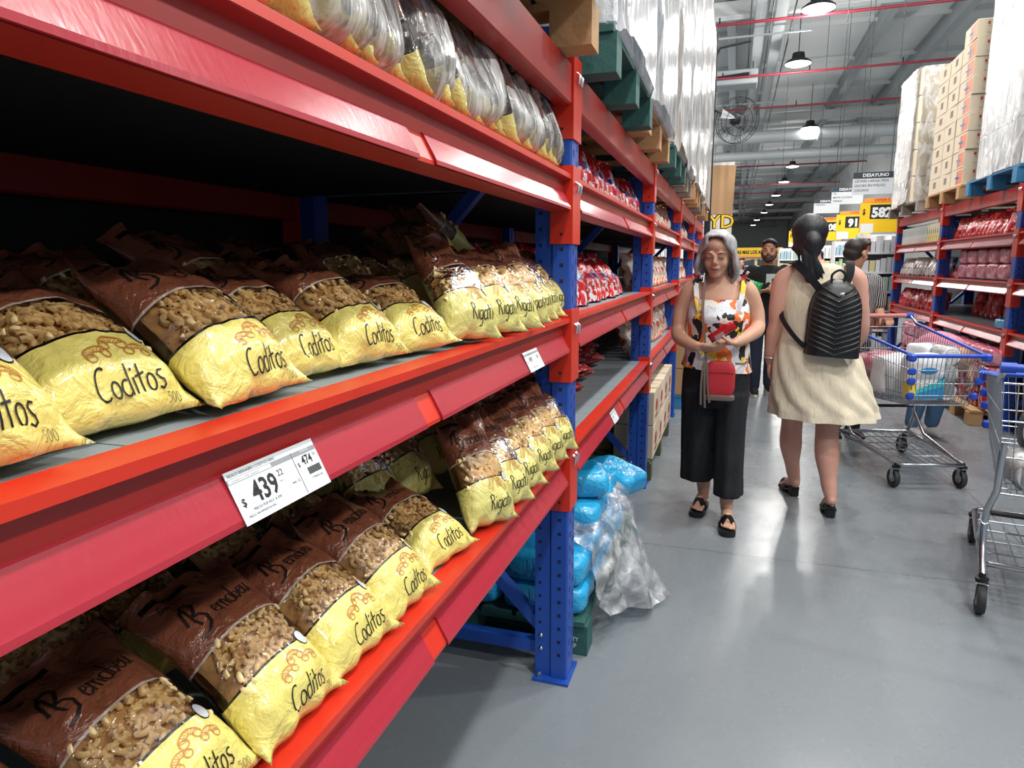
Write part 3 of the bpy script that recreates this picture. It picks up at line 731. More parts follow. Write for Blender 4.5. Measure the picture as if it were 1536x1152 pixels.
def pouch_mesh(w_, h, th, m_, seed, pinch=.5):
    def S(u, v, s):
        a = 2*u-1; env = max(.05, (sin(pi*min(1, max(0, v*.96+.02))))**pinch)*(1.15-.5*v)
        t = th/2*env*max(0, 1-abs(a)**2.8)**.6; nz = NZ.noise(V((a*2+seed, v*4, s)))*.014*(1-abs(a)**4)
        wv = 1-.1*sin(pi*v)-.22*max(0, v-.75)
        return V((s*(t+nz*env)+.02*max(0, v-.8)*sin(a*7+seed), a*w_/2*wv, max(0, v*h)))
    b = MB(); n1, n2 = 12, 18
    b.grid(lambda u, v: S(u, v, 1), n1, n2, 0, uv=False); k = len(b.f)
    b.grid(lambda u, v: S(u, v, -1), n1, n2, 0, uv=False); b.f[k:] = [f[::-1] for f in b.f[k:]]
    return b.mesh([m_], 179, weld=True)
PM = {
 'flour': patch_mat('red_white_blue_pouch', [('C4202A', 5), ('E9E4E2', 3.4), ('B81C26', 3), ('2C4FA0', .9), ('D8353A', 2), ('D8D0D0', 1)], 34),
 'redlog': patch_mat('red_pouch', [('C21F2A', 6), ('D23A3E', 3), ('E6D2CE', 2), ('A51822', 3)], 32),
 'orange': patch_mat('orange_white_pouch', [('E6D8C6', 5), ('E8731E', 3), ('EFE6D8', 3), ('1D1A1C', .7), ('C8303A', .8)], 26),
 'pink': patch_mat('pink_clear_pack', [('C77C8C', 4), ('D898A4', 3), ('B4566C', 3)], 14, .0),
 'bluewhite': patch_mat('blue_white_pouch', [('E6E2DC', 5), ('3A5FA8', 3), ('DAD6C4', 3), ('C8604E', .6)], 26),
 'aqua': patch_mat('blue_water_pack', [('1E8FC4', 5), ('2AA5D6', 4), ('0F6FA0', 3), ('5FC2E4', 1)], 8),
 'green': patch_mat('green_pouch', [('1E8A4A', 5), ('2FA45E', 3), ('D8E0D0', 1)], 14),
}
PO = {}
for k, (w_, h, th) in dict(flour=(.15, .24, .09), redlog=(.16, .24, .08), orange=(.15, .25, .09), pink=(.3, .17, .2), bluewhite=(.16, .25, .09), aqua=(.34, .13, .24)).items():
    PO[k] = [pouch_mesh(w_, h, th, PM[k], s, .5 if k not in ('pink', 'aqua') else .18) for s in range(3)]
def soft_mesh(d, m_, seed):
    def fn(u, v):
        a = u*2*pi; c_, s_ = cos(a), sin(a); e = .4; r0 = sin(v*pi)**.3 if 0 < v < 1 else 0; z = -cos(v*pi); z = abs(z)**.5*(1 if z > 0 else -1)
        p = V((abs(c_)**e*(1 if c_ > 0 else -1)*d[0]/2*r0, abs(s_)**e*(1 if s_ > 0 else -1)*d[1]/2*r0, z*d[2]/2+d[2]/2))
        p *= 1+.07*NZ.noise(p*10+V((seed*5, 0, 0)))+.02*NZ.noise(p*40); p.z = max(0, p.z); return p
    return MB().grid(fn, 44, 26, 0, uv=False).mesh([m_], 179, weld=True)
for k, d in (('pink', (.22, .29, .155)), ('aqua', (.25, .33, .12))): PO[k] = [soft_mesh(d, PM[k], s) for s in range(3)]
rg = random.Random(11)
def pouch(k, x, y, z, rz, tilt, label, group, cat='bag', name='goods_pouch', roll=0, s=1):
    o = place(name, PO[k][rg.randrange(3)], None, (x, y, z)); o.rotation_euler = (roll, -tilt, rz); o.scale = (s, s, s)
    return tag(o, label, cat, group)
def shelf_row(k, side, X, z, y0, y1, pitch, desc, where, n_rows=1, tilt=24, name='goods_pouch', yaw=0, s=1):
    y = y0; i = 0
    while y < y1 and i < 29:
        for r_ in range(n_rows):
            xx = X-side*(.115+.15*r_)
            pouch(k, xx+rg.uniform(-.015, .015), y+rg.uniform(-.02, .02), z+.003+.03*r_, (0 if side > 0 else pi)+R(yaw*side+rg.uniform(-14, 14)), R(tilt+rg.uniform(-8, 8)),
                  '%s, %s from the near end%s of %s' % (desc, ORD[i], '' if n_rows == 1 else (', front row', ', back row', ', rear row')[r_], where), desc.split(',')[0]+'s on '+where, name=name, s=s)
        y += pitch*rg.uniform(.9, 1.1); i += 1
shelf_row('flour', 1, LX, LT[2], 2.3, 4.3, .125, 'red and white pouch', 'second bay top shelf', 2, 22, yaw=-20)
shelf_row('flour', 1, LX, LT[1], 2.28, 2.8, .13, 'red and blue pouch', 'second bay middle shelf', 1, 30, yaw=-20, s=.98)
shelf_row('flour', 1, LX, LT[1], 3.0, 3.9, .21, 'red logo pouch', 'second bay middle shelf', 1, 32, yaw=-20, s=.95)
shelf_row('redlog', 1, LX-.2, LT[1], 2.3, 4.3, .15, 'dark red pouch', 'second bay middle shelf back', 2, 14)
for i in range(5): pouch('redlog', -.66-.02*i, 2.96+i*.26, LT[0]+.045+.04*(i % 2), R(rg.uniform(-20, 10)), R(80), 'red packet lying flat, %s from the near end of the second bay lowest shelf' % ORD[i], 'red packets lying on the second bay lowest shelf', s=1.0)
for i in range(6): pouch('redlog', -.7-.02*i, 2.95+i*.22, LT[0]+.115, R(rg.uniform(-20, 10)), R(82), 'red packet on top layer, %s from the near end of second bay lowest shelf' % ORD[i], 'red packets lying on the second bay lowest shelf')
for i in range(2): pouch('redlog', -.56-.1*i, 2.33+.03*i, LT[0]+.045+.055*i, R(20-30*i), R(84), ['lower', 'upper'][i]+' of two red packets beside the first blue post', 'two red packets by the post', s=.8)
shelf_row('redlog', 1, LX-.35, LT[0], 2.5, 4.2, .19, 'shaded dark red pouch', 'second bay lowest shelf', 1, 14)
for b_, (y0, y1) in enumerate(((4.46, 6.5), (6.68, 8.7), (8.88, 10.9))):
    bn = ('third', 'fourth', 'fifth')[b_]
    shelf_row('orange', 1, LX, LT[2], y0, y1, .15, 'orange and white bag', bn+' bay top shelf', 1, 20, yaw=-20)
    shelf_row('orange', 1, LX, LT[1], y0, y1, .16, 'orange and cream bag', bn+' bay middle shelf', 1, 20, yaw=-20)
    if b_ < 2: shelf_row('orange', 1, LX, LT[0], y0, y1, .17, 'cream bag with orange base', bn+' bay lowest shelf', 1, 20, yaw=-20)
# right rack
shelf_row('redlog', -1, RX, RT[2], 6.95, 8.95, .12, 'red packet', 'right rack near bay top shelf', 2, 20, yaw=-20)
shelf_row('redlog', -1, RX+.1, RT[2]+.08, 7.0, 8.7, .13, 'upper red packet', 'right rack near bay top shelf', 1, 40, yaw=-20)
for i in range(6):
    for j in range(2):
        pouch('pink', RX+.2, 7.05+i*.3, RT[1]+.003+j*.155, pi+R(rg.uniform(-4, 4)), 0, 'pink wrapped block, %s from the near end, %s layer, right rack' % (ORD[i], ('lower', 'upper')[j]), 'pink wrapped blocks on the right rack', 'pack', 'wrapped_block', s=1.0)
shelf_row('redlog', -1, RX, RT[1], 8.75, 9.0, .12, 'small red packet', 'right rack beside the pink blocks', 1, 40, s=.8)
shelf_row('bluewhite', -1, RX, RT[1], 9.2, 11.3, .15, 'blue and white bag', 'right rack far bay middle shelf', 1, 20, yaw=-25)
shelf_row('redlog', -1, RX, RT[0], 9.2, 11.3, .14, 'bright red bag', 'right rack far bay lowest shelf', 1, 20, yaw=-25, s=1.05)
shelf_row('redlog', -1, RX+.3, RT[0], 7.3, 9.0, .2, 'dim red bag', 'right rack near bay lowest shelf rear', 1, 10, s=1.2)
pouch('aqua', RX+.13, 7.06, RT[0]+.003, pi+.1, 0, 'blue wrapped pack lying near the post on the right rack lowest shelf', None, 'pack', 'wrapped_pack', s=.8)
shelf_row('redlog', -1, RX, RT[2], 5.4, 6.7, .14, 'red packet', 'right rack nearest bay top shelf', 1, 20)
shelf_row('redlog', -1, RX, RT[1], 5.4, 6.7, .14, 'dark packet', 'right rack nearest bay middle shelf', 1, 20)
TETRA = patch_mat('white_drink_carton', [('DCDDD6', 6), ('C8CCC6', 3), ('9FA6A0', 1)], 14, rough=.5); TETRY = patch_mat('yellow_drink_carton', [('D8CC62', 4), ('E8E4C0', 4), ('4A4A30', 1.4)], 14, rough=.5)
cm = {m_: MB().box((0, 0, .1), (.09, .075, .2), bev=.004).box((0, 0, .206), (.014, .07, .012)).mesh(m_) for m_ in (TETRA, TETRY)}
for i in range(23):
    for r_ in range(2):
        m_ = TETRY if i < 8 else TETRA
        o = place('drink_carton', cm[m_], None, (RX+.1+r_*.1, 9.24+i*.09, RT[2]+.002)); o.scale = (1, 1, 1.12)
        tag(o, '%s drink carton, %s from the near end, %s row, right rack top shelf' % ('yellow striped' if i < 8 else 'white', ORD[i], ('front', 'back')[r_]), 'carton', 'drink cartons on the right rack')
# ---------------------------------------------------------------- pallets
def pallet(x, y, z, W, D, label, m_, side=1, group=None, words=None):
    """W along the aisle, D into the rack; front edge at x"""
    t = thing('wooden_pallet', label, 'pallet', (x, y, z), 0 if side > 0 else pi, group)
    for i in range(7): MB().box((-D*(i+.5)/7, 0, .128), (D/7-.02, W, .02)).build('deck_board', m_, t)
    for j in (-1, 0, 1):
        MB().box((-D/2, j*(W/2-.06), .108), (D, .1, .02)).build('stringer_board', m_, t)
        for xx in (-.06, -D/2, -D+.06): MB().box((xx, j*(W/2-.06), .059), (.12, .1, .078)).build('block', m_, t)
        MB().box((-D/2, j*(W/2-.06), .01), (D, .1, .02)).build('bottom_board', m_, t)
    if words:
        q = MB(); M = MX(((1, 0, 0, -.075), (0, 0, -1, -W/2-.011), (0, 1, 0, 0), (0, 0, 0, 1)))
        for w_, zz in zip(words, (.066, .04)): q.text(w_, .024, M@MX.Translation((0, zz, 0)), 0, .8, bold=.02)
        q.build('stencil_lettering', mat('white_stencil', 'B9C6C4', .7), t)
    return t
WR = film('stretch_wrap', (.95, .96, .97, 1), .2, .16, 4, .6, (3, 3, .9), .6)
WR2 = film('thin_stretch_wrap', (.96, .95, .93, 1), .12, .16, 5, .6, (3, 3, 1.2), .4)
CBEI = patch_mat('pale_carton_print', [('B9AFA2', 5), ('C8BFB2', 4), ('9C948A', 1), ('D8D2C8', 2)], 3, rough=.6)
def wrapped_load(x, y, z, W, D, H, label, side=1, inner=None, seed=0, flare=.05, top_in=0, split=5, yellow=False):
    t = thing('wrapped_load', label, 'wrapped load', (x, y, z), 0 if side > 0 else pi, 'stretch-wrapped loads on top of the racks')
    n = split
    for i in range(n):
        q = MB()
        for j in range(3):
            for k in range(2): q.box((-D*(k+.5)/2, -W/2+W*(j+.5)/3, H*(i+.5)/n), (D/2-.03, W/3-.012, H/n-.008), bev=.008)
        q.build('carton_layer', inner or CBEI, t)
    if yellow:
        for i in range(6): MB().box((-.03, -W*.18, H*(i+.5)/6), (.05, .09, H/6-.03), bev=.01).build('yellow_carton_edge', mat('yellow_carton', 'D9A722', .5), t)
    def fn(u, v):
        a = u*2*pi; e = .22; c_, s_ = cos(a), sin(a)
        cx = abs(c_)**e*(1 if c_ > 0 else -1); cy = abs(s_)**e*(1 if s_ > 0 else -1)
        f = 1.03+flare*(1-v)**3*0+.012*NZ.noise(V((cx*2+seed, cy*2, v*5)))+.01*NZ.noise(V((cx*5, cy*5+seed, v*14)))
        sag = .05*max(0, .12-v)/.12*NZ.noise(V((a*3, seed, 0)))
        return V((-D/2+cx*D/2*f, cy*W/2*f, -.05*NZ.noise(V((a*2, seed, 1)))*(v < .02)+v*(H+.02)+sag))
    q = MB().grid(fn, 64, 30, 0, uv=False); q.add([fn(i/64, 1) for i in range(64)], [tuple(range(64))]); q.build('stretch_film', WR if side > 0 else WR2, t, 179, weld=True)
    return t
# on top of the left rack
G = 'wooden pallets on top of the left rack'
LP = [(.30, 1.08, 'brown', WOOD, 'nearest brown pallet high on the left rack'), (1.50, 1.10, 'brown', WOOD, 'brown pallet high on the left rack just before the post top'),
      (2.72, 1.0, 'teal', TEALW, 'green-blue pallet just past the first post top'), (3.77, 1.04, 'brown', WOOD, 'brown pallet in front of the green ones on the left rack'),
      (4.93, 1.0, 'teal', TEALW, 'green pallet at the second blue post top'), (5.98, 1.0, 'grey', mat('grey_pallet_wood', '8A8378', .8, bump=.3, var=.2), 'grey pallet past the green pallet on the left rack'),
      (7.15, 1.0, 'brown', WOOD, 'brown pallet near the far third of the left rack'), (8.18, 1.0, 'grey', mat('grey_pallet_wood', '8A8378', .8), 'grey pallet near the end of the left rack'), (9.45, 1.1, 'brown', WOOD, 'last brown pallet on the left rack')]
for i, (y, W, c, m_, lb) in enumerate(LP): pallet(-.38-.02*(i % 2), y, LPAL+.001, W, 1.15, lb, m_, 1, G)
LL = [(.30, 1.05, 1.0), (1.50, 1.05, 1.3), (2.72, .98, 1.95), (3.77, 1.0, 2.05), (4.93, 1.0, 2.0), (5.98, 1.0, 2.1), (7.15, .98, 2.0), (8.18, .98, 2.05), (9.45, 1.1, 2.1)]
inn = [CBEI, CARD2, patch_mat('white_sacks', [('D9DDE0', 6), ('BFC5CA', 3), ('E8ECEE', 2)], 4, rough=.4)]
for i, (y, W, H) in enumerate(LL): wrapped_load(-.37, y, LPAL+.14, W, 1.05, H, 'tall clear-wrapped load on the left rack, %s from the near end' % ORD[i], 1, inn[2 if i in (2, 3, 5) else (i % 2)], i, yellow=(i == 4))
# on top of the right rack
pallet(2.12, 7.22, RPAL+.001, 1.3, 1.15, 'blue wooden pallet on the right rack under the tallest wrapped load', BLUEW, -1, 'wooden pallets on the right rack')
pallet(2.12, 8.7, RPAL+.001, 1.3, 1.15, 'bare wood pallet on the right rack under printed boxes', WOOD, -1, 'wooden pallets on the right rack')
pallet(2.12, 10.55, RPAL+.001, 1.7, 1.15, 'dull wood pallet at the far end of the right rack', mat('grey_pallet_wood', '8A8378', .8), -1, 'wooden pallets on the right rack')
pallet(2.12, 5.75, RPAL+.001, 1.3, 1.15, 'nearest pallet on the right rack at the picture edge', WOOD, -1, 'wooden pallets on the right rack')
wrapped_load(2.14, 7.16, RPAL+.14, 1.12, 1.05, 1.95, 'tallest grey-white wrapped load on the blue pallet at right', -1, inn[2], 21)
wrapped_load(2.14, 5.75, RPAL+.14, 1.15, 1.05, 1.6, 'wrapped load at the right edge on the nearest right pallet', -1, inn[2], 22)
wrapped_load(2.12, 10.75, RPAL+.14, 1.1, 1.05, 1.65, 'crinkled film-wrapped carton stack at the far end of the right rack', -1, CARD2, 23)
def logo_box(nm):
    q = MB().box((0, 0, .0875), (.42, .39, .172), 0, bev=.004)
    q.box((0, 0, .1755), (.42, .045, .001), 3)     # tape
    X = -.2105
    q.add([(X, -.19, .02), (X, .02, .02), (X, -.02, .155), (X, -.19, .155)], [(0, 1, 2, 3)], 1)
    q.add([(X-.0004, -.06, .03), (X-.0004, -.02, .03), (X-.0004, -.0, .15), (X-.0004, -.03, .15)], [(0, 1, 2, 3)], 2)
    q.add([(X-.0004, -.11, .07), (X-.0004, .05, .08), (X-.0004, .05, .1), (X-.0004, -.11, .09)], [(0, 1, 2, 3)], 2)
    Y_ = -.1955; M = MX(((1, 0, 0, 0), (0, 0, -1, Y_), (0, 1, 0, 0), (0, 0, 0, 1)))
    q.add([(-.12, Y_, .115), (-.1, Y_, .115), (-.1, Y_, .145), (-.12, Y_, .145)], [(0, 1, 2, 3)], 4)
    for k in range(3): q.text('FR TL 00'[k:k+4], .03, M@MX.Translation((-.04+k*.07, .12, 0)), 5)
    q.text('500 g x 20', .02, M@MX.Translation((-.08, .035, 0)), 5); q.box((.1, Y_, .04), (.12, .001, .02), 2); q.box((.02, Y_, .1), (.28, .001, .003), 5)
    return q.mesh([CARD2, mat('orange_label', 'D8672A', .5), mat('slate_blue_label', '4A5F86', .5), mat('packing_tape', 'CDB489', .3), mat('red_label', 'B8342C', .5), mat('grey_print', '7A7068', .6)])
LB = logo_box(0)
def plain_box():
    q = MB().box((0, 0, .0875), (.42, .39, .172), 0, bev=.004)
    q.box((0, 0, .1755), (.42, .045, .001), 1)
    for i in range(9): q.box((-.2105, -.06+i*.011, .1), (.001, .005 if i % 3 else .007, .07), 2)
    return q.mesh([CARD2, mat('packing_tape', 'CDB489', .3), mat('grey_print', '7A7068', .6)])
LP2 = plain_box()
for c in range(3):
    for r_ in range(2):
        H = 9 if c == 0 else 8
        for k in range(H):
            o = place('printed_carton', LB if c == 0 else LP2, None, (2.36+r_*.43, 8.32+c*.42+rg.uniform(-.012, .012)*(k > 0), RPAL+.14+k*.174), (0, 0, rg.uniform(-.03, .03)))
            tag(o, 'cream carton, %s up in %s %s stack on the bare wood pallet' % (ORD[k], ('nearest', 'middle', 'farthest')[c], ('aisle-side', 'inner')[r_]), 'carton', 'printed cartons on the right rack')
# under the left rack: teal pallet of blue packs and the plastic sheet
pallet(-.455, 2.85, .002, 1.16, 1.0, 'teal pallet on the floor by the first blue post, stencilled letters', TEALW, 1, None, ('PROPERTY', 'OF CHEP'))
def aqua(x, y, z, rz, label, s=1, roll=0):
    o = pouch('aqua', x, y, z, rz, 0, label, 'blue wrapped packs on the teal pallet', 'pack', 'wrapped_pack', roll=roll, s=s); return o
for i in range(3):
    for j in range(4):
        for l_ in range((2, 3, 3, 2)[j]):
            aqua(-.635-i*.335, 2.40+j*.265, .143+l_*.116, rg.uniform(-.06, .06)+pi/2, 'blue shiny pack, %s in from the aisle, %s row, %s layer, teal pallet' % (ORD[i], ORD[j], ORD[l_]), 1.0)
aqua(-.62, 2.70, .495, .3+pi/2, 'topmost blue pack showing beside the post above the teal pallet', .92)
aqua(-.52, 3.2, .38, -.5+pi/2, 'tilted blue pack at the back right of the teal pallet', .85, .2)
SH = film('loose_plastic_sheet', (.93, .95, .97, 1), .10, .14, 16, .5, None, .3)
def sheet(u, v):
    P = [[(-.62, 2.45, .42), (-.6, 2.7, .51), (-.55, 3.0, .52), (-.6, 3.2, .48)], [(-.47, 2.40, .37), (-.45, 2.60, .42), (-.41, 2.85, .42), (-.44, 3.1, .40)],
         [(-.45, 2.37, .26), (-.41, 2.55, .32), (-.355, 2.75, .30), (-.38, 2.98, .28)], [(-.43, 2.38, .16), (-.38, 2.52, .2), (-.30, 2.68, .18), (-.30, 2.88, .14)],
         [(-.39, 2.40, .10), (-.345, 2.54, .08), (-.24, 2.68, .03), (-.20, 2.86, .02)]]
    a, b = u*4, v*3; i, j = min(3, int(a)), min(2, int(b)); a -= i; b -= j
    sm = lambda t: t*t*(3-2*t)
    p = [[V(P[i+di][j+dj]) for dj in (0, 1)] for di in (0, 1)]
    q = p[0][0].lerp(p[0][1], b).lerp(p[1][0].lerp(p[1][1], b), a)
    q += V((NZ.noise(V((u*6, v*6, 1))), NZ.noise(V((u*6, v*6, 7))), NZ.noise(V((u*7, v*5, 3)))*.7))*.026+V((1, -.6, .5))*(.010*sin(v*19+u*4)*u+.004*sin(u*30+v*9))
    q.z = max(.006, q.z); return q
tag(MB().grid(sheet, 44, 44, 0, uv=False).build('plastic_sheet', SH, None, 179), 'clear crumpled plastic sheet hanging from the blue packs onto the floor', 'plastic sheet')
# cartons on the floor behind the second post
pallet(-.47, 5.15, .002, 1.4, 1.1, 'dark wood pallet under the pale cartons past the second post', mat('dark_pallet_wood', '5A6248', .8, bump=.3, var=.2), 1)
pallet(-.40, 7.5, .002, 1.2, 1.1, 'blue pallet on the floor beneath the tall brown cartons', BLUEW, 1)
def carton(x, y, z, d, label, group, m_=CARD2, red=True, big=None):
    q = MB().box((0, 0, d[2]/2), d, bev=.004); q.box((0, 0, d[2]+.0005), (d[0], .05, .001), 1)
    if red:
        q.ball((d[0]/2, 0, d[2]*.5), (.002, d[1]*.22, d[2]*.2), 2, 6); q.box((d[0]/2, 0, d[2]*.2), (.001, d[1]*.5, .02), 2)
    if big:
        M = MX(((1, 0, 0, 0), (0, 0, -1, -d[1]/2-.001), (0, 1, 0, 0), (0, 0, 0, 1))); q.ball((.04, -d[1]/2, d[2]*.6), (.085, .002, .085), 2, 10)
        q.add([(.045, -d[1]/2-.0025, d[2]*.6-.07), (.085, -d[1]/2-.0025, d[2]*.6+.05), (.055, -d[1]/2-.0025, d[2]*.6+.075), (.02, -d[1]/2-.0025, d[2]*.6-.0)], [(0, 1, 2, 3)], 0)
        q.text('30', .17, M@MX.Translation((-.11, d[2]*.52, .001)), 2, 1, bold=.03); q.box((-.02, -d[1]/2, d[2]*.2), (d[0]*.7, .001, .006), 3); q.box((-.02, -d[1]/2, d[2]*.27), (d[0]*.5, .001, .006), 3)
    o = place('carton', q.mesh([m_, mat('packing_tape', 'CDB489', .3), mat('dull_red_print', 'A8443A', .6), mat('grey_print', '7A7068', .6)]), None, (x, y, z)); return tag(o, label, 'carton', group)
for i in range(4):
    for j in range(2):
        carton(-.6, 4.66+i*.34, .143+j*.235, (.27, .33, .23), 'pale carton with red mark, %s from the near end, %s layer, past the second post' % (ORD[i], ('lower', 'upper')[j]), 'pale cartons under the left rack')
carton(-1.05, 4.9, .143, (.56, .5, .42), 'brown carton printed with a red 30 under the left rack', None, CARD, False, True)
for i in range(3):
    for j in range(3): carton(-.58, 7.1+i*.4, .143+j*.27, (.34, .38, .265), 'brown carton on the blue floor pallet, %s from near end, %s layer' % (ORD[i], ORD[j]), 'brown cartons under the left rack', CARD, False)
# red and pink packs on the floor pallets of the right rack
for i, y in enumerate((7.42, 8.48, 10.2)):
    pallet(2.08, y, .002, 1.0, 1.0, 'floor pallet with red packs under the right rack, %s from the near end' % ORD[i], WOOD, -1, 'floor pallets under the right rack')
n_ = 0
for i in range(10):
    for j in range(4):
        pouch('pink' if j > 1 else 'redlog', 2.26 if j > 1 else 2.2, 6.95+i*.29+(i > 5)*.4, .145+j*.13 if j < 2 else .40+(j-2)*.15, pi+rg.uniform(-.08, .08), 0 if j > 1 else R(6), '%s pack on the floor pallets at right, %s from near end, layer %s' % ('pink' if j > 1 else 'deep red', ORD[i], ('one', 'two', 'three', 'four')[j]), 'packs on the right floor pallets', 'pack', 'wrapped_block', s=1 if j > 1 else 1.25)
# ---------------------------------------------------------------- signs and the far aisle
YEL = mat('yellow_sign', 'F2C40E', .5); NAVY = mat('navy_sign', '1F3040', .5); ORS = mat('orange_sign', 'F09A3A', .5)
def face_M(x, y, z): return MX(((1, 0, 0, x), (0, 0, -1, y), (0, 1, 0, z), (0, 0, 0, 1)))
def price_sign(x, y, z, W, H, num, label):
    t = thing('price_sign', label, 'price sign', (x, y, z), 0, 'yellow offer signs beyond the right rack')
    MB().box((0, 0, 0), (W, .02, H)).build('yellow_board', YEL, t)
    MB().box((.03, -.012, H/2+.03), (W*.92, .01, .07)).build('orange_strip', ORS, t)
    q = MB(); q.text('OFERTA', .062, face_M(.06, -.018, H/2+.01), 0, 1.3, bold=.03); q.build('offer_lettering', mat('red_lettering', 'D23A1E', .5), t)
    MB().box((W*.07, -.0125, H*.18), (W*.62, .006, H*.46)).build('black_panel', BLACK, t)
    q = MB(); q.text(num, H*.43, face_M(W*.07, -.018, H*.01), 0, .95, bold=.05); q.build('price_digits', WHITEP, t)
    q = MB(); q.text('$', H*.25, face_M(-W*.4, -.014, H*.1), 0, .7, bold=.03); q.build('currency_mark', BLACK, t)
    MB().box((-W*.3, -.02, -H*.36), (W*.34, .004, H*.3)).build('white_card', WHITEP, t)
    MB().box((W*.45, .02, -z/2), (.02, .02, z+.2)).build('sign_post', WHITEP, t)
price_sign(2.28, 13, 2.22, .58, .5, '582', 'yellow offer sign reading 582 nearest the right rack')
price_sign(2.34, 16, 2.22, .66, .5, '913', 'yellow offer sign reading 913 behind the 582 sign')
price_sign(2.22, 19, 2.28, .62, .5, '108', 'yellow offer sign reading 108 behind the dark-haired woman')
price_sign(1.95, 24, 2.25, .62, .5, '76', 'farthest yellow offer sign left of the long dark hair')
def aisle_sign(x, y, z, lines, label):
    t = thing('hanging_sign', label, 'sign', (x, y, z), 0, 'navy and white aisle signs')
    MB().box((0, 0, -.05), (.62, .02, .26)).build('white_panel', mat('pale_sign', 'C9CDD2', .5), t)
    MB().box((0, -.002, .13), (.62, .024, .1)).build('navy_header', NAVY, t)
    q = MB(); q.text('DESAYUNO', .075, face_M(.03, -.016, .105), 0, 1, bold=.02); q.build('header_lettering', WHITEP, t)
    q = MB()
    for i, l_ in enumerate(lines): q.text(l_, .055, face_M(-.28, -.012, .02-i*.075), 0, 1, align='L', bold=.01)
    q.build('panel_lettering', mat('slate_lettering', '3A4650', .5), t)
    MB().tube([(-.25, 0, .18), (-.25, 0, 8.6-z)], .006, 5).build('hanging_cable', BLACK, t); MB().tube([(.25, 0, .18), (.25, 0, 8.6-z)], .006, 5).build('hanging_cable', BLACK, t)
aisle_sign(2.15, 13, 2.78, ['LECHES LARGA VIDA', 'LECHES EN POLVO', 'CACAOS'], 'nearest navy and white hanging sign reading DESAYUNO')
aisle_sign(2.25, 16.5, 2.9, ['TE', 'MATE COCIDO', 'YERBAS'], 'second hanging DESAYUNO sign partly behind the nearest one')
aisle_sign(2.25, 20, 2.95, ['CEREALES'], 'third hanging DESAYUNO sign, lowest in the row')
PRODC = [patch_mat('shelf_products_'+a, b, 2.6, rough=.5) for a, b in (('cool', [('DDE3E6', 5), ('9FC3D2', 2), ('6F9BB4', 1), ('C8A48C', 1), ('A0543A', 1), ('C8D8A8', 1)]), ('warm', [('E4DEC4', 4), ('D8C860', 3), ('B4563A', 1), ('E8E4DC', 2), ('3A3A34', .7)]))]
PACKM = [MB().box((0, 0, .5), (1, 1, 1), bev=.03).mesh(m_) for m_ in (mat('white_pack', 'DDDFE0', .5, var=.05), mat('pale_blue_pack', 'A9C4D2', .5, var=.1), mat('brown_pack', '94563E', .5, var=.2), mat('cream_yellow_pack', 'DCD29A', .5, var=.1), mat('green_pack', 'B4CCA4', .5, var=.1), mat('black_cap_pack', '3C4248', .5, var=.1))]
def gondola(x, y, W, D, H, ns, label, seed, order=None, fill=.85):
    t = thing('shelving_unit', label, 'shelving', (x, y, 0), 0)
    MB().box((0, D/2-.02, H/2), (W, .03, H)).build('back_panel', WHITEP, t)
    for s_ in (-1, 1): MB().box((s_*(W/2-.01), 0, H/2), (.02, D, H)).build('side_panel', WHITEP, t)
    r_ = random.Random(seed)
    for i in range(ns):
        z = .08+i*(H-.08)/ns; sh = MB().box((0, 0, z), (W-.03, D-.03, .025)).build('shelf', WHITEP, t)
        MB().box((0, -D/2+.005, z), (W-.03, .008, .035)).build('label_strip', WHITEP, sh)
        hh = (H-.08)/ns; xx = -W/2+.03
        while xx < W/2-.08:
            w_ = r_.choice((.07, .09, .12)); k = order[i % len(order)] if order and r_.random() < .75 else r_.randrange(6)
            h_ = hh*r_.uniform(.55, .88)
            o = place('shelf_product', PACKM[k], t, (xx+w_/2, -.03, z+.014)); o.scale = (w_*.9, D*.75, h_); xx += w_
gondola(2.2, 12.35, .6, .5, 1.92, 6, 'white end shelving with packaged goods below the 582 sign', 3, [0, 2, 4, 1, 0, 0])
gondola(2.3, 15.3, .8, .5, 1.9, 6, 'white shelving with cream packs below the 913 sign', 4, [3, 3, 3, 0, 4, 1])
gondola(2.35, 18.4, 1.0, .5, 1.9, 6, 'far white shelving with yellow packs behind the dark hair', 5, [3, 0, 3, 0])
gondola(1.9, 23.6, 1.1, .5, 1.95, 5, 'distant shelving under the farthest offer sign', 6, [3, 1, 0])
gondola(.3, 30.2, 3.2, .5, 1.7, 5, 'distant cross shelving under the long yellow banner', 8, [5, 0, 1, 2])
for i, y in enumerate((14.5, 18, 22, 26)): gondola(-1.3, y, 1.2, .5, 1.9, 5, 'distant left shelving, %s beyond the left rack' % ORD[i], 20+i, [1, 0, 3])
t = thing('banner', 'long yellow banner with black letters at the far end of the aisle', 'banner', (.35, 29.85, 1.92))
MB().box((0, 0, 0), (3.0, .02, .4)).build('banner_board', YEL, t); MB().box((0, -.012, -.15), (3.0, .01, .09)).build('orange_strip', ORS, t)
q = MB(); q.text('TODOS LOS DIAS MAS LOS AHORROS', .2, face_M(0, -.02, -.05), 0, .72, bold=.04); q.build('banner_lettering', BLACK, t)
MB().tube([(-1.3, 0, .2), (-1.3, 0, 6.74)], .006, 5).build('hanging_cable', BLACK, t); MB().tube([(1.3, 0, .2), (1.3, 0, 6.74)], .006, 5).build('hanging_cable', BLACK, t)
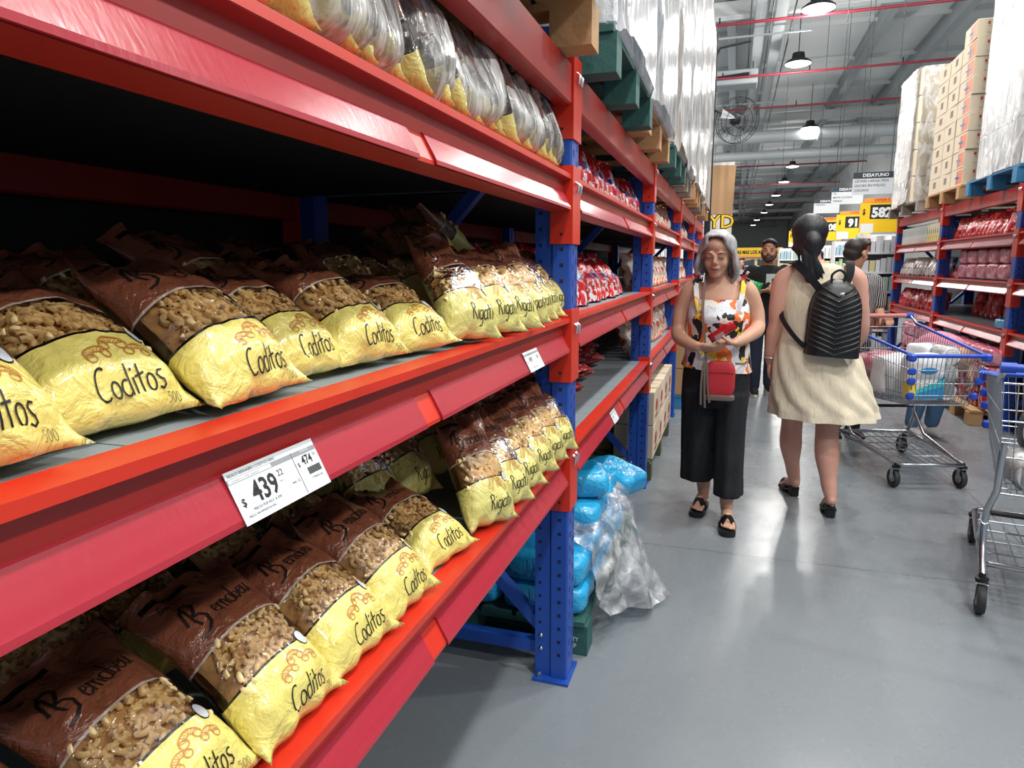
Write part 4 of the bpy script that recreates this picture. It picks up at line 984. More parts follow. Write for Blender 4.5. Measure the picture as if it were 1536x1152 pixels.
# white column, poster board, wall fan past the left rack
struct(MB().box((-.62, 11.75, 4.3), (.22, .3, 8.6)).build('pillar_white', mat('white_pillar', 'D8DCDE', .5)))
t = thing('poster_board', 'tall board with brown cardboard above black-outlined yellow letters YD', 'poster', (-.24, 12.0, 0))
MB().box((0, 0, 1.55), (.34, .02, 3.1)).build('white_board', mat('poster_white', 'D2CFC8', .6), t)
MB().box((0, -.016, 2.66), (.36, .008, .78), M=MX.Rotation(R(2), 3, 'Y')).build('cardboard_sheet', CARD, t)
q = MB(); q.text('YD', .3, face_M(0, -.012, 2.05), 0, 1, bold=.06); q.build('letter_outline', BLACK, t); q = MB(); q.text('YD', .3, face_M(0, -.018, 2.05), 0, 1, bold=.01); q.build('yellow_letters', YEL, t)
t = thing('industrial_fan', 'black round wire fan mounted high on the pole by the left loads', 'fan', (-.42, 11.6, 3.75))
MB().tube([(0, .0, -3.75), (0, 0, 1.2)], .022, 8).tube([(0, 0, .9), (.05, 0, 1.0), (.5, 0, 1.06)], .02, 6).build('pole', BLACK, t, 60)
M = orient((.45, -.8, -.3)); c0 = V((.34, -.1, -.1))
q = MB().tube([c0, V((0, 0, .1))], .02, 6); q.build('mount_arm', BLACK, t)
q = MB(); P = lambda a, r_, z: c0+M@V((r_*cos(a), r_*sin(a), z))
for r_, z in ((.34, 0), (.34, .08), (.22, .1), (.1, .11), (.22, -.05)): q.tube([P(2*pi*k/32, r_, z) for k in range(32)], .005, 5, closed=True)
for k in range(20): q.tube([P(2*pi*k/20, .05, .11), P(2*pi*k/20, .22, .1), P(2*pi*k/20, .34, .08), P(2*pi*k/20, .34, 0), P(2*pi*k/20, .22, -.05), P(2*pi*k/20, .06, -.06)], .0028, 4)
q.build('wire_guard', BLACK, t, 60)
q = MB()
for k in range(3):
    a = k*2.1; q.add([P(a, .05, .02), P(a+.5, .3, .0), P(a+.95, .29, .05), P(a+.6, .06, .06)], [(0, 1, 2, 3)])
q.build('fan_blades', mat('fan_blade', 'B4BABD', .3, .6), t)
MB().ball(c0+M@V((0, 0, -.03)), (.09, .09, .09), n=8).build('motor', DARKST, t, 60)
# ---------------------------------------------------------------- people
def skin_mat(name, a, b):
    n = NT(name); nz = n.noise(9, 4, n.obj()); n.set(color=n.mix(nz, srgb(a), srgb(b)), rough=.5, sss=.08); n.b.inputs['Subsurface Radius'].default_value = (.02, .008, .005)
    n.bump(n.noise(140, 2, n.obj()), .08, .002); return n.m
def hair_mat(name, a, b, sc=(60, 60, 5)):
    n = NT(name); nz = n.noise(2.2, 4, n.obj(sc), .6, .4); n.set(color=n.mix(n.ramp(nz, [(.3, (0, 0, 0)), (.7, (1, 1, 1))]), srgb(a), srgb(b)), rough=.42); n.bump(nz, .45, .006); return n.m
def cloth(name, col, rough=.85, bs=12, bstr=.35, **kw):
    n = NT(name); n.set(color=srgb(col), rough=rough, **kw); nz = n.noise(bs, 4, n.obj((1.6, 1.6, .5)), .55, .5); n.bump(nz, bstr, .03); return n.m
def remesh(o, vox, it=6, fac=.6):
    m1 = o.modifiers.new('remesh', 'REMESH'); m1.mode = 'VOXEL'; m1.voxel_size = vox; m1.use_smooth_shade = True
    m2 = o.modifiers.new('smooth', 'SMOOTH'); m2.iterations = it; m2.factor = fac; return o
def limb(mb, pts, rs, n=14, flat=None):
    P = [V(p) for p in pts]; Q = []; RR = []
    for i in range(len(P)-1):
        for k in range(6):
            t = k/6; a = P[max(0, i-1)]; b = P[i]; c = P[i+1]; d = P[min(len(P)-1, i+2)]
            Q.append(.5*((2*b)+(c-a)*t+(2*a-5*b+4*c-d)*t*t+(3*b-a-3*c+d)*t**3)); tt = t*t*(3-2*t); RR.append(rs[i]+(rs[i+1]-rs[i])*tt)
    Q.append(P[-1]); RR.append(rs[-1]); mb.tube(Q, RR, n, flat=flat)
    f = min(flat) if flat else 1
    mb.ball(Q[0], RR[0]*f, n=7); mb.ball(Q[-1], RR[-1]*f, n=7)
def head(mb, c, M, s=1.0, nose=1.0, jaw=1.0):
    c = V(c); b = lambda p, r: mb.ball(c+M@(V(p)*s), tuple(x*s for x in r), n=9, M=M)
    t = lambda ps, rs: mb.tube([c+M@(V(p)*s) for p in ps], [r*s for r in rs], 8)
    b((0, .018, .032), (.075, .092, .086)); b((0, -.012, -.028), (.063*jaw, .073, .088)); b((0, -.045, -.092), (.034*jaw, .032, .027)); b((0, -.01, -.085), (.05*jaw, .055, .03))
    for q in (-1, 1):
        b((q*.034, -.054, -.032), (.027, .026, .03)); b((q*.08, .008, -.008), (.010, .021, .031)); b((q*.031, -.0735, .004), (.018, .0135, .0115))
        b((q*.0115, -.094, -.026), (.0085, .01, .008)); t([(q*.012, -.082, .024), (q*.032, -.083, .027), (q*.052, -.07, .02)], [.009, .0095, .008])
    t([(0, -.082, .02), (0, -.094, -.003), (0, -.107*nose, -.022)], [.009, .0105, .0125]); b((0, -.083, -.056), (.026, .013, .015)); b((0, .0, .06), (.068, .085, .05))
def face_bits(t, c, M, s, eye, brow, lipc, eyes_open=True, smile=0):
    c = V(c); P = lambda p: c+M@(V(p)*s)
    for q in (-1, 1):
        if eyes_open:
            MB().ball(P((q*.031, -.0815, .004)), (.0115*s, .0065*s, .0062*s), n=6, M=M).build('eye', mat('eye_white', 'DAD6D0', .3), t, 60)
            MB().ball(P((q*.031, -.0867, .004)), (.0052*s, .003*s, .0054*s), n=6, M=M).build('iris', eye, t, 60)
        MB().tube([P((q*.018, -.086, .0045)), P((q*.031, -.0895, .0085 if eyes_open else -.0015)), P((q*.045, -.083, .003))], .0016*s, 5).build('eyelash_line', BLACK, t)
        MB().tube([P((q*.014, -.089, .024)), P((q*.033, -.0905, .031)), P((q*.053, -.077, .023))], [.0028*s, .0034*s, .0018*s], 6).build('eyebrow', brow, t)
    q = MB().tube([P((-.025, -.088, -.057)), P((-.008, -.0965, -.0525)), P((0, -.0965, -.054)), P((.008, -.0965, -.0525)), P((.025, -.088, -.057))], [.0015*s, .0038*s, .0036*s, .0038*s, .0015*s], 6)
    q.tube([P((-.022, -.088, -.059)), P((0, -.0955, -.0635)), P((.022, -.088, -.059))], [.0015*s, .0048*s, .0015*s], 6).build('lips', lipc, t, 60)
def hand(mb, w, d, nrm_, s=1.0, curl=.5, thumb=1, spread=.12, curls=None):
    """w wrist, d towards the fingertips, nrm_ the way the palm faces"""
    w = V(w); d = nrm(V(d)); nn = nrm(V(nrm_)-d*V(nrm_).dot(d)); a = d.cross(nn)
    k = w+d*.085*s
    for t_ in (-.03, -.011, .011, .028): mb.tube([w+a*t_*.55*s, w+d*.045*s+a*t_*.95*s, k+a*t_*s], [.014*s, .0145*s, .0115*s], 8); mb.ball(k+a*t_*s, .011*s, n=5)
    L = (.068, .078, .073, .058)
    for i, t_ in enumerate((.029, .0105, -.0095, -.028)):
        cu = (curls[i] if curls else curl)*(1+.12*i); p = k+a*t_*s*thumb; dd = nrm(d+a*(t_*spread*20*thumb*.25)); pts = [p]; ang = cu*.7
        for j, f in enumerate((.44, .32, .24)):
            v = dd*cos(ang)+nn*sin(ang); p = p+v*L[i]*f*s; pts.append(p); ang += cu*.95
        mb.tube(pts, [.0102*s, .0096*s, .0088*s, .0072*s], 8); mb.ball(pts[-1], .0073*s, n=5)
        for q in pts[1:3]: mb.ball(q, .0098*s, n=5)
    p = w+d*.022*s+a*.026*s*thumb; v1 = nrm(a*thumb*.75+d*.75+nn*.35); p1 = p+v1*.038*s; v2 = nrm(a*thumb*.3+d*.9+nn*(.35+curl*.4)); p2 = p1+v2*.031*s; p3 = p2+nrm(v2+nn*.3*curl)*.025*s
    mb.tube([p, p1, p2, p3], [.0155*s, .0125*s, .0112*s, .0085*s], 8); mb.ball(p3, .0086*s, n=5); mb.ball(p1, .0125*s, n=5)
def foot(mb, heel, toe, s=1.0, lift=0, toes=True):
    heel = V(heel); toe = V(toe); d = nrm(V((toe.x-heel.x, toe.y-heel.y, 0))); a = V((-d.y, d.x, 0)); L = (toe-heel).length
    z0, z1 = heel.z, toe.z
    P = lambda f, h: V((heel.x+(toe.x-heel.x)*f, heel.y+(toe.y-heel.y)*f, z0+(z1-z0)*f+h))
    mb.tube([P(0, .035), P(.25, .04), P(.55, .032), P(.78, .02)], [.028*s, .033*s, .034*s, .026*s], 10)
    mb.ball(P(.02, .028), (.03*s, .03*s, .028*s), n=7)
    if toes:
        for i, (o_, l_, r_) in enumerate(((.027, .95, .0125), (.010, .98, .0095), (-.004, .94, .009), (-.017, .90, .0085), (-.029, .85, .008))):
            mb.tube([P(.68, .016)+a*o_*s, P(l_*.93, .015)+a*o_*s*1.1, P(l_, .011)+a*o_*s*1.1], [r_*1.15*s, r_*s, r_*.85*s], 8); mb.ball(P(l_, .011)+a*o_*s*1.1, r_*.87*s, n=5)
def ringloft(rows, n=40, wob=None):
    """rows: (cx, cy, z, rx, ry[, fold amplitude, fold count, phase])"""
    out = []
    for r_ in rows:
        cx, cy, z, rx, ry = r_[:5]; am = r_[5] if len(r_) > 5 else 0; k = r_[6] if len(r_) > 6 else 8; ph = r_[7] if len(r_) > 7 else 0
        zz = r_[8] if len(r_) > 8 else 0
        out.append([V((cx+rx*cos(a)*(1+am*sin(k*a+ph)), cy+ry*sin(a)*(1+am*sin(k*a+ph)), z+zz*cos(a))) for a in [2*pi*i/n for i in range(n)]])
    return out
def densify(rows, m=4):
    o = []
    for i in range(len(rows)-1):
        a = list(rows[i])+[0]*(9-len(rows[i])); b = list(rows[i+1])+[0]*(9-len(rows[i+1]))
        if not a[6]: a[6] = b[6] or 8
        if not b[6]: b[6] = a[6]
        for k in range(m):
            t = k/m; tt = t*t*(3-2*t)*.5+t*.5; o.append([x+(y-x)*(t if j == 2 else tt) for j, (x, y) in enumerate(zip(a, b))])
        last = b
    o.append(last); return o
def shell(mb, rows, n=48, m=4, mat_=0, thick=.004, caps=False):
    R_ = ringloft(densify(rows, m), n); mb.loft(R_, mat_, caps)
    inner = [[p+(V((sum(q.x for q in r_)/n, sum(q.y for q in r_)/n, p.z))-p)*.03 for p in r_] for r_ in R_]
    mb.loft([r_[::-1] for r_ in inner], mat_, caps)
def strap(mb, pts, w_, th, up, mat_=0, sub=6, ax=None):
    P = [V(p) for p in pts]; Q = []
    for i in range(len(P)-1):
        for k in range(sub):
            t = k/sub; a = P[max(0, i-1)]; b = P[i]; c = P[i+1]; d = P[min(len(P)-1, i+2)]
            Q.append(.5*((2*b)+(c-a)*t+(2*a-5*b+4*c-d)*t*t+(3*b-a-3*c+d)*t**3))
    Q.append(P[-1]); rings = []
    for i, p in enumerate(Q):
        T = nrm(Q[min(i+1, len(Q)-1)]-Q[max(i-1, 0)]); u = V(up); A = nrm(V(ax)) if ax is not None else nrm(T.cross(u)); N = nrm(A.cross(T))
        rings.append([p+A*w_/2+N*th/2, p-A*w_/2+N*th/2, p-A*w_/2-N*th/2, p+A*w_/2-N*th/2])
    mb.loft(rings, mat_); return mb
GRAYH = hair_mat('silver_grey_hair', '7C7C7E', 'BEBEBE'); BLACKH = hair_mat('black_hair', '08090C', '23262C'); BROWNH = hair_mat('dark_brown_hair', '191413', '3A2E28')
IRIS = mat('brown_iris', '2A1A12', .2); LIP = mat('lip', '9C5A50', .45); STRAPL = mat('matt_black_strap', '101114', .7, spec=.15)
LEATH = mat('black_leather', '131417', .42, bump=.15, bscale=120)
# ---- grey-haired woman
SK1 = skin_mat('tanned_skin', 'C09078', 'CFA288')
T1 = thing('person', 'grey-haired person in a colourful sleeveless top and black trousers holding a red packet', 'person', (-.07, 3.95, 0))
Hd = MX.Rotation(R(16), 3, 'X')@MX.Rotation(R(-6), 3, 'Z')
b = MB(); hc = V((-.02, -.055, 1.505))
head(b, hc, Hd, 1.0)
limb(b, [(-.012, .0, 1.45), (-.01, .015, 1.36), (-.005, .02, 1.30)], [.05, .05, .062])
b.loft(ringloft(densify([(0, .02, .80, .155, .115), (0, .02, .95, .15, .11), (0, .015, 1.06, .142, .105), (0, .0, 1.17, .155, .125), (0, .01, 1.26, .155, .10), (0, .02, 1.32, .135, .075), (0, .02, 1.355, .085, .055), (0, .02, 1.385, .05, .045)]), 32))
for q in (-1, 1): b.ball((q*.072, -.075, 1.165), (.068, .06, .068), n=8)
# arms: image-left arm is her right
limb(b, [(-.135, .02, 1.325), (-.165, .02, 1.29), (-.205, .03, 1.19), (-.215, .02, 1.08)], [.05, .052, .045, .041])
limb(b, [(-.215, .02, 1.085), (-.205, -.03, 1.045), (-.14, -.13, 1.015), (-.095, -.185, 1.01)], [.043, .043, .034, .026])
limb(b, [(.125, .02, 1.33), (.155, .02, 1.29), (.195, .03, 1.20), (.21, .01, 1.115)], [.05, .052, .045, .041])
limb(b, [(.21, .01, 1.115), (.20, -.035, 1.09), (.14, -.13, 1.055), (.10, -.185, 1.04)], [.042, .042, .034, .026])
hand(b, (-.095, -.185, 1.01), (.97, -.2, -.05), (0, .55, .8), .98, .55, -1)
hand(b, (.10, -.185, 1.04), (-.97, -.22, .02), (.1, -.1, 1), .98, .75, -1)
# feet and shins
for hx, hy, tx, ty in ((-.045, .085, -.085, -.135), (.10, -.14, .118, -.365)):
    pass
limb(b, [(-.05, .02, .5), (-.045, .09, .22), (-.04, .125, .085)], [.06, .045, .034]); foot(b, (-.035, .15, .03), (-.075, -.075, .03))
limb(b, [(.075, .0, .5), (.09, -.08, .22), (.095, -.10, .085)], [.06, .045, .034]); foot(b, (.095, -.09, .03), (.108, -.32, .03))
remesh(b.build('body', SK1, T1), .0058)
face_bits(T1, hc, Hd, 1.0, IRIS, mat('grey_brow', '54483F', .8), LIP, False)
h = MB(); H_ = lambda p: hc+Hd@V(p)
h.ball(H_((0, .036, .044)), (.078, .088, .078), n=12, M=Hd); h.ball(H_((0, .05, -.02)), (.080, .066, .085), n=10, M=Hd)
def strands(h, H_, n, seed, part, zend, r0=.0085, spread=1.0, a0=40):
    rd = random.Random(seed)
    for i in range(n):
        th = R(a0+(180-a0)*(i/(n-1))**.9)*1.0; sg = 1 if i % 2 else -1; th2 = th+rd.uniform(-.06, .06)
        f = (th-R(a0))/(pi-R(a0)); sx, cy = sin(th2)*sg, -cos(th2)
        start = V((part+sg*.004, -.062+.10*f+rd.uniform(-.006, .006), .118+.006*sin(f*3))); tl = max(th2, R(78)); sl, cl = sin(tl)*sg, -cos(tl)
        e = zend(sg, f)+rd.uniform(-.014, .014); fl = 1+rd.uniform(-.03, .06)
        pts = [start, V((part+sg*.035+sx*.012, start.y*.9+cy*.012-.006*(1-f), .112)), V((sx*.082, cy*.106+.018, .066)), V((sl*.092, cl*.094+.010-.02*(1-f), .012)), V((sl*.102*fl, cl*.09*fl+.008-.02*(1-f), -.05)),
               V((sl*.106*fl*spread, cl*.086*fl+.008, (e-.05)/2-.01)), V((sl*.084*fl*spread, cl*.07+.005, e))]
        limb(h, [H_(p) for p in pts], [r0*.8, r0*1.1, r0*1.35, r0*1.4, r0*1.5, r0*1.2, r0*.35], 7)
strands(h, H_, 64, 3, -.004, lambda sg, f: -.118-.02*f if sg < 0 else -.15+.005*f)
remesh(h.build('hair', GRAYH, T1), .0042, 1)
TOPM = patch_mat('leaf_print_cloth', [('DDE2E6', 1.5), ('E9742A', 2.1), ('E4E8EC', 1.0), ('E6CF3A', 1.4), ('15171C', 1.7), ('E0E0DC', .8), ('C8333A', .8), ('F0ECE6', 1.6), ('F09A4A', .6)], 17, rough=.7, stretch=(1.3, 1.3, .8))
q = MB(); rows = [(0, .018, .865, .192, .142, .03, 9, 0, -.015), (0, .015, .95, .178, .135, .02, 9, .5), (0, .01, 1.06, .166, .13, .012, 7, 1), (0, -.012, 1.165, .168, .152, .004, 5, 0), (0, -.003, 1.215, .163, .135, 0, 5, 0), (0, .002, 1.26, .15, .11, 0, 5, 0)]
shell(q, rows); 
for sx in (-1, 1):
    strap(q, [(sx*.10, -.112, 1.20), (sx*.115, -.10, 1.26), (sx*.125, -.055, 1.335), (sx*.125, .02, 1.378), (sx*.12, .09, 1.33), (sx*.11, .115, 1.24)], .026, .006, (0, -1, .6))
    for dx, dz in ((-.02, .02), (.02, .03), (.03, -.02), (-.018, -.03)): strap(q, [(sx*.125, -.01, 1.375), (sx*.125+dx, -.025, 1.38+dz)], .014, .005, (0, -1, 0), sub=2)
q.build('patterned_top', TOPM, T1, 60)
q = MB(); BT = cloth('black_trouser_cloth', '0E1218', .9)
rows = [(0, .018, .93, .172, .128), (0, .018, .82, .185, .138, .01, 9, 0), (0, .015, .70, .188, .14, .015, 9, 0), (0, .012, .66, .186, .13, .01, 9, 0)]
q.loft(ringloft(densify(rows), 40)); 
q.loft(ringloft(densify([(-.088, .012, .74, .098, .125, .02, 7, 0), (-.088, .03, .5, .096, .115, .03, 7, .6), (-.085, .055, .3, .096, .118, .05, 7, 1), (-.082, .075, .195, .1, .12, .06, 7, 1.2)], 6), 40))
q.loft(ringloft(densify([(.088, .005, .74, .096, .125, .02, 7, 0), (.09, -.03, .5, .086, .112, .03, 7, .6), (.094, -.075, .3, .08, .11, .05, 7, 1), (.098, -.10, .165, .082, .115, .06, 7, 1.5)], 6), 40))
remesh(q.build('culotte_trousers', BT, T1), .0095, 3)
def sandal(t, heel, toe):
    heel = V(heel); toe = V(toe); d = nrm(toe-heel); a = V((-d.y, d.x, 0)); L = (toe-heel).length+.03; o = heel-d*.015
    prof = [(0, .02), (.06, .03), (.3, .033), (.55, .038), (.75, .044), (.9, .04), (.97, .028), (1, .01)]
    pts = [o+d*L*f+a*w_ for f, w_ in prof]+[o+d*L*f-a*w_ for f, w_ in prof[::-1]]
    q = MB(); q.loft([[p+V((0, 0, z)) for p in pts] for z in (.001, .006, .026, .03)]); s_ = q.build('sandal', LEATH, t, 40)
    for f0, f1 in ((.42, .72), (.72, .42)):
        q = MB(); A = o+d*L*f0+a*.040+V((0, 0, .025)); B_ = o+d*L*f1-a*.040+V((0, 0, .025)); m_ = (A+B_)/2+V((0, 0, .062)); strap(q, [A, A.lerp(m_, .55)+V((0, 0, .018)), m_, B_.lerp(m_, .55)+V((0, 0, .018)), B_], .042, .005, (0, 0, 1), ax=d+a*(.35 if f0 < f1 else -.35)); q.build('strap', LEATH, s_, 60)
sandal(T1, (-.035, .13, 0), (-.075, -.085, 0)); sandal(T1, (.095, -.11, 0), (.108, -.33, 0))
MB().tube([V((.125, -.155, 1.046))+orient((.1, -.15, -.03))@V((.031*cos(a), .031*sin(a), 0)) for a in [k*pi/10 for k in range(20)]], .003, 6, closed=True).build('silver_bracelet', mat('silver_metal', 'D8DADC', .15, 1), T1, 60)
t = thing('packet', 'shiny red packet held in both hands of the grey-haired person', 'packet', (-.065, 3.95, 0))
M = MX.Translation((.022, -.235, 1.098))@MX.Rotation(R(-34), 4, 'Y')@MX.Rotation(R(25), 4, 'X')
q = MB(); k0 = [M@V(((2*u-1)*.075, s_*.016*max(0, (1-abs(2*u-1)**3))*sin(pi*v)**.4, (v-.5)*.055)) for s_ in (-1,) for v in [j/6 for j in range(7)] for u in [i/10 for i in range(11)]]
k1 = [M@V(((2*u-1)*.075, .016*max(0, (1-abs(2*u-1)**3))*sin(pi*v)**.4, (v-.5)*.055)) for v in [j/6 for j in range(7)] for u in [i/10 for i in range(11)]]
F = [(j*11+i, j*11+i+1, j*11+i+12, j*11+i+11) for j in range(6) for i in range(10)]; q.add(k0, F); q.add(k1, [f[::-1] for f in F]); q.build('wrapper', mat('red_foil', 'B81A22', .18, .2, bump=.3, bscale=50), t, 179, weld=True)
MB().box((0, 0, 0), (.05, .001, .03)).build('front_label', mat('dull_pink_label', 'B08A88', .4), t).matrix_local = M@MX.Translation((-.02, -.0175, -.004))
# crossbody bag
t = thing('shoulder_bag', 'small red crossbody bag with taupe base hanging in front of the grey-haired person', 'bag', (-.065, 3.95, 0))
REDL = mat('red_leather', 'B5242E', .45, bump=.15, bscale=150); TAUPE = mat('taupe_leather', '6A5B50', .55, bump=.2, bscale=120)
def rbox(w_, d_, z0, z1, r0, n=32, cx=0, cy=0):
    out = []
    for i in range(9):
        f = i/8; e = r0*(1-sin(pi*min(1, f*4)/2)) if f < .25 else (r0*1.2*(1-sin(pi*min(1, (1-f)*4)/2)) if f > .75 else 0)
        ring = []
        for k in range(n):
            a = 2*pi*k/n; c_, s_ = cos(a), sin(a); ring.append(V((cx+(w_/2-e)*abs(c_)**.35*(1 if c_ > 0 else -1), cy+(d_/2-e*.4)*abs(s_)**.6*(1 if s_ > 0 else -1), z0+(z1-z0)*f)))
        out.append(ring)
    return out
BC = (.022, -.185)
MB().loft(rbox(.155, .055, .745, .935, .02, cx=BC[0], cy=BC[1])).build('pouch', REDL, t, 50)
MB().loft(rbox(.159, .058, .722, .752, .006, cx=BC[0], cy=BC[1])).build('base_band', TAUPE, t, 50)
q = MB(); q.tube([(BC[0]-.07, BC[1]-.028, .875), (BC[0]+.07, BC[1]-.028, .875)], .0022, 6); q.build('zip', mat('zip_tone', '7E1A22', .4), t)
q = MB()
for dx, l_ in ((-.006, .235), (.004, .25), (.014, .22)): strap(q, [(BC[0]-.082+dx, BC[1]-.03, .93), (BC[0]-.086+dx*1.6, BC[1]-.034, .82), (BC[0]-.08+dx*2.2, BC[1]-.034, .93-l_)], .011, .003, (0, -1, 0))
q.build('tassel', TAUPE, t)
q = MB(); strap(q, [(BC[0]-.078, BC[1], .925), (BC[0]-.088, -.165, 1.03), (-.082, -.155, 1.16), (-.085, -.115, 1.27), (-.082, -.05, 1.385), (-.075, .03, 1.405), (-.06, .10, 1.34), (0, .15, 1.15), (.10, .16, 1.0), (.165, .09, .93), (.145, -.13, .92), (BC[0]+.076, BC[1], .925)], .012, .003, (0, -1, .2)); q.build('shoulder_strap', TAUPE, t, 60)
# ---- woman with backpack, seen from behind
SK2 = skin_mat('fair_skin', 'C8927E', 'D6A492')
T2 = thing('person', 'dark-haired person from behind in a cream sleeveless dress and black heeled mules', 'person', (.47, 4.25, 0))
b = MB(); Hd2 = MX.Rotation(R(172), 3, 'Z'); hc2 = V((-.065, .03, 1.60))
head(b, hc2, Hd2, 1.0)
limb(b, [(-.06, .01, 1.53), (-.045, .0, 1.45), (-.02, -.01, 1.40)], [.052, .054, .075])
b.loft(ringloft(densify([(.01, 0, .75, .20, .15), (.01, 0, .9, .205, .15), (.01, 0, 1.05, .175, .125), (.0, .0, 1.2, .185, .125), (.0, -.005, 1.33, .175, .105), (-.005, -.005, 1.40, .135, .08), (-.01, -.005, 1.44, .07, .06)]), 32))
limb(b, [(-.155, -.005, 1.395), (-.195, -.005, 1.35), (-.212, -.01, 1.22), (-.215, 0, 1.10)], [.05, .058, .053, .045])
limb(b, [(-.215, 0, 1.10), (-.225, .01, 1.05), (-.235, .03, .95), (-.235, .05, .87)], [.046, .046, .037, .027])
hand(b, (-.235, .05, .87), (.1, .06, -.99), (.9, -.3, .1), 1.0, .5, -1)
limb(b, [(.15, -.005, 1.40), (.19, -.005, 1.35), (.215, -.0, 1.22), (.235, .01, 1.12)], [.05, .057, .052, .044])
limb(b, [(.235, .01, 1.12), (.24, .04, 1.06), (.23, .13, .98), (.20, .21, .94)], [.045, .044, .036, .027])
hand(b, (.20, .21, .94), (-.2, .7, -.6), (-.8, -.1, -.3), 1.0, .6, 1)
limb(b, [(-.085, .02, .72), (-.085, .10, .5), (-.083, .125, .36), (-.06, .17, .2), (-.04, .195, .10)], [.095, .062, .066, .043, .036], 16)
foot(b, (-.035, .165, .058), (-.085, .345, .012))
limb(b, [(.10, -.01, .72), (.095, -.03, .5), (.10, -.065, .36), (.115, -.11, .2), (.125, -.14, .13)], [.10, .064, .068, .045, .036], 16)
foot(b, (.13, -.165, .075), (.135, .005, .015))
remesh(b.build('body', SK2, T2), .0065)
h = MB(); H_ = lambda p: hc2+Hd2@V(p)
h.ball(H_((0, .035, .035)), (.092, .104, .092), n=12); h.ball(H_((0, .04, -.02)), (.088, .085, .085), n=10)
limb(h, [H_((-.01, .10, .0)), H_((-.02, .125, -.03)), H_((-.03, .12, -.08))], [.05, .05, .04])
pole = nrm(V((-.12, .95, -.28))); pa = nrm(pole.cross(V((0, 0, 1)))); pb = pole.cross(pa)
for i in range(40):
    a = 2*pi*i/40+.05*sin(i*7); Q0 = []
    for k in range(6):
        ph = R(112-19*k+4*sin(i*3.1+k)); d = pole*cos(ph)+(pa*cos(a)+pb*sin(a))*sin(ph); Q0.append(V((d.x*.0935, .035+d.y*.1055, .035+d.z*.0935)))
    limb(h, [H_(p) for p in Q0], [.003, .006, .0065, .0065, .006, .005], 6)
hr = random.Random(4)
for i in range(16):
    x0 = hr.uniform(-.035, .03); x1 = x0*1.3-.035-hr.uniform(0, .05); l_ = hr.uniform(.15, .27)
    limb(h, [H_((x0, .12, -.05)), H_((x0-.01, .135, -.10)), H_(((x0+x1)/2, .135, -.06-l_*.55)), H_((x1, .125, -.05-l_))], [.02, .019, .014, .004], 8)
for i in range(5): limb(h, [H_((.05+.008*i, .05, -.06)), H_((.045, .07, -.12)), H_((.03+.01*i, .09, -.17-.02*i))], [.012, .008, .003], 6)
remesh(h.build('hair', BLACKH, T2), .005, 2)
CREAM = cloth('cream_linen', 'DACFB6', .9, 14, .4)
q = MB(); shell(q, [(.0, .0, 1.03, .192, .142), (.0, .0, 1.15, .192, .137), (.0, -.0, 1.25, .198, .135), (.0, -.003, 1.33, .186, .118), (-.003, -.003, 1.385, .176, .098), (-.008, -.003, 1.425, .145, .086), (-.015, 0, 1.452, .082, .07)])
q.build('bodice', CREAM, T2, 60)
q = MB(); shell(q, [(.0, .0, 1.05, .19, .142, .01, 13, 0), (.01, -.005, .98, .215, .155, .02, 13, .2), (.025, -.01, .85, .245, .18, .03, 12, .5), (.045, -.015, .72, .27, .21, .04, 11, .9), (.062, -.02, .62, .285, .235, .05, 10, 1.2), (.068, -.02, .575, .292, .245, .055, 10, 1.4)], 72)
q.build('skirt', CREAM, T2, 60)
for heel, toe, rz in (((-.035, .16), (-.09, .36), 0), ((.13, -.17), (.135, .03), 0)):
    heel = V((*heel, 0)); toe = V((*toe, 0)); d = nrm(toe-heel); a = V((-d.y, d.x, 0)); L = (toe-heel).length
    prof = [(-.05, .018), (.05, .03), (.3, .033), (.6, .042), (.85, .038), (1, .014)]; q = MB()
    hz = lambda f: .05*max(0, 1-f/.55)**1.0
    ring = lambda dz: [heel+d*L*f+a*w_+V((0, 0, hz(f)+dz)) for f, w_ in prof]+[heel+d*L*f-a*w_+V((0, 0, hz(f)+dz)) for f, w_ in prof[::-1]]
    q.loft([ring(.002), ring(.014)]); s_ = q.build('mule_shoe', LEATH, T2, 40)
    M_ = MX((d, a, V((0, 0, 1)))).transposed()
    MB().box(heel+d*.022+V((0, 0, .029)), (.05, .05, .056), M=M_, bev=.006).build('block_heel', LEATH, s_)
    q = MB(); A = heel+d*L*.68+a*.042+V((0, 0, .012)); B_ = heel+d*L*.68-a*.042+V((0, 0, .012)); mm = (A+B_)/2+V((0, 0, .058)); strap(q, [A, A.lerp(mm, .5)+V((0, 0, .016)), mm, B_.lerp(mm, .5)+V((0, 0, .016)), B_], .085, .005, (0, 0, 1), ax=d); q.build('vamp', LEATH, s_, 60)
MB().tube([V((-.235, .035, .905))+V((.036*cos(a), .036*sin(a), .008*sin(a))) for a in [k*pi/10 for k in range(20)]], .005, 6, closed=True).build('silver_bracelet', mat('silver_metal', 'D8DADC', .15, 1), T2, 60)
t = thing('backpack', 'black chevron-quilted leather backpack worn over the cream dress', 'backpack', (.47, 4.25, 0))
def bp(u, z, off=0):      # front surface of the pack, u -1..1, z 0..1
    top = (1-max(0, (z-.55)/.45)**2.2)**.5; w_ = (.142-.012*z)*max(.05, top); x = u*w_
    y = -.142-.125*(max(0, 1-abs(u)**4))**.5*(max(0, 1-max(0, (z-.6)/.4)**2.5))**.6*(1-.12*(1-z))-off
    return V((.068+x+(.006*z), y, .945+z*.425+.03*u*-.3*(1-z)))
q = MB().grid(lambda u, v: bp(2*u-1, v), 30, 30, 0, uv=False); q.grid(lambda u, v: (lambda p: V((p.x, -.14, p.z)))(bp(1-2*u, v)), 10, 30, 0, uv=False)
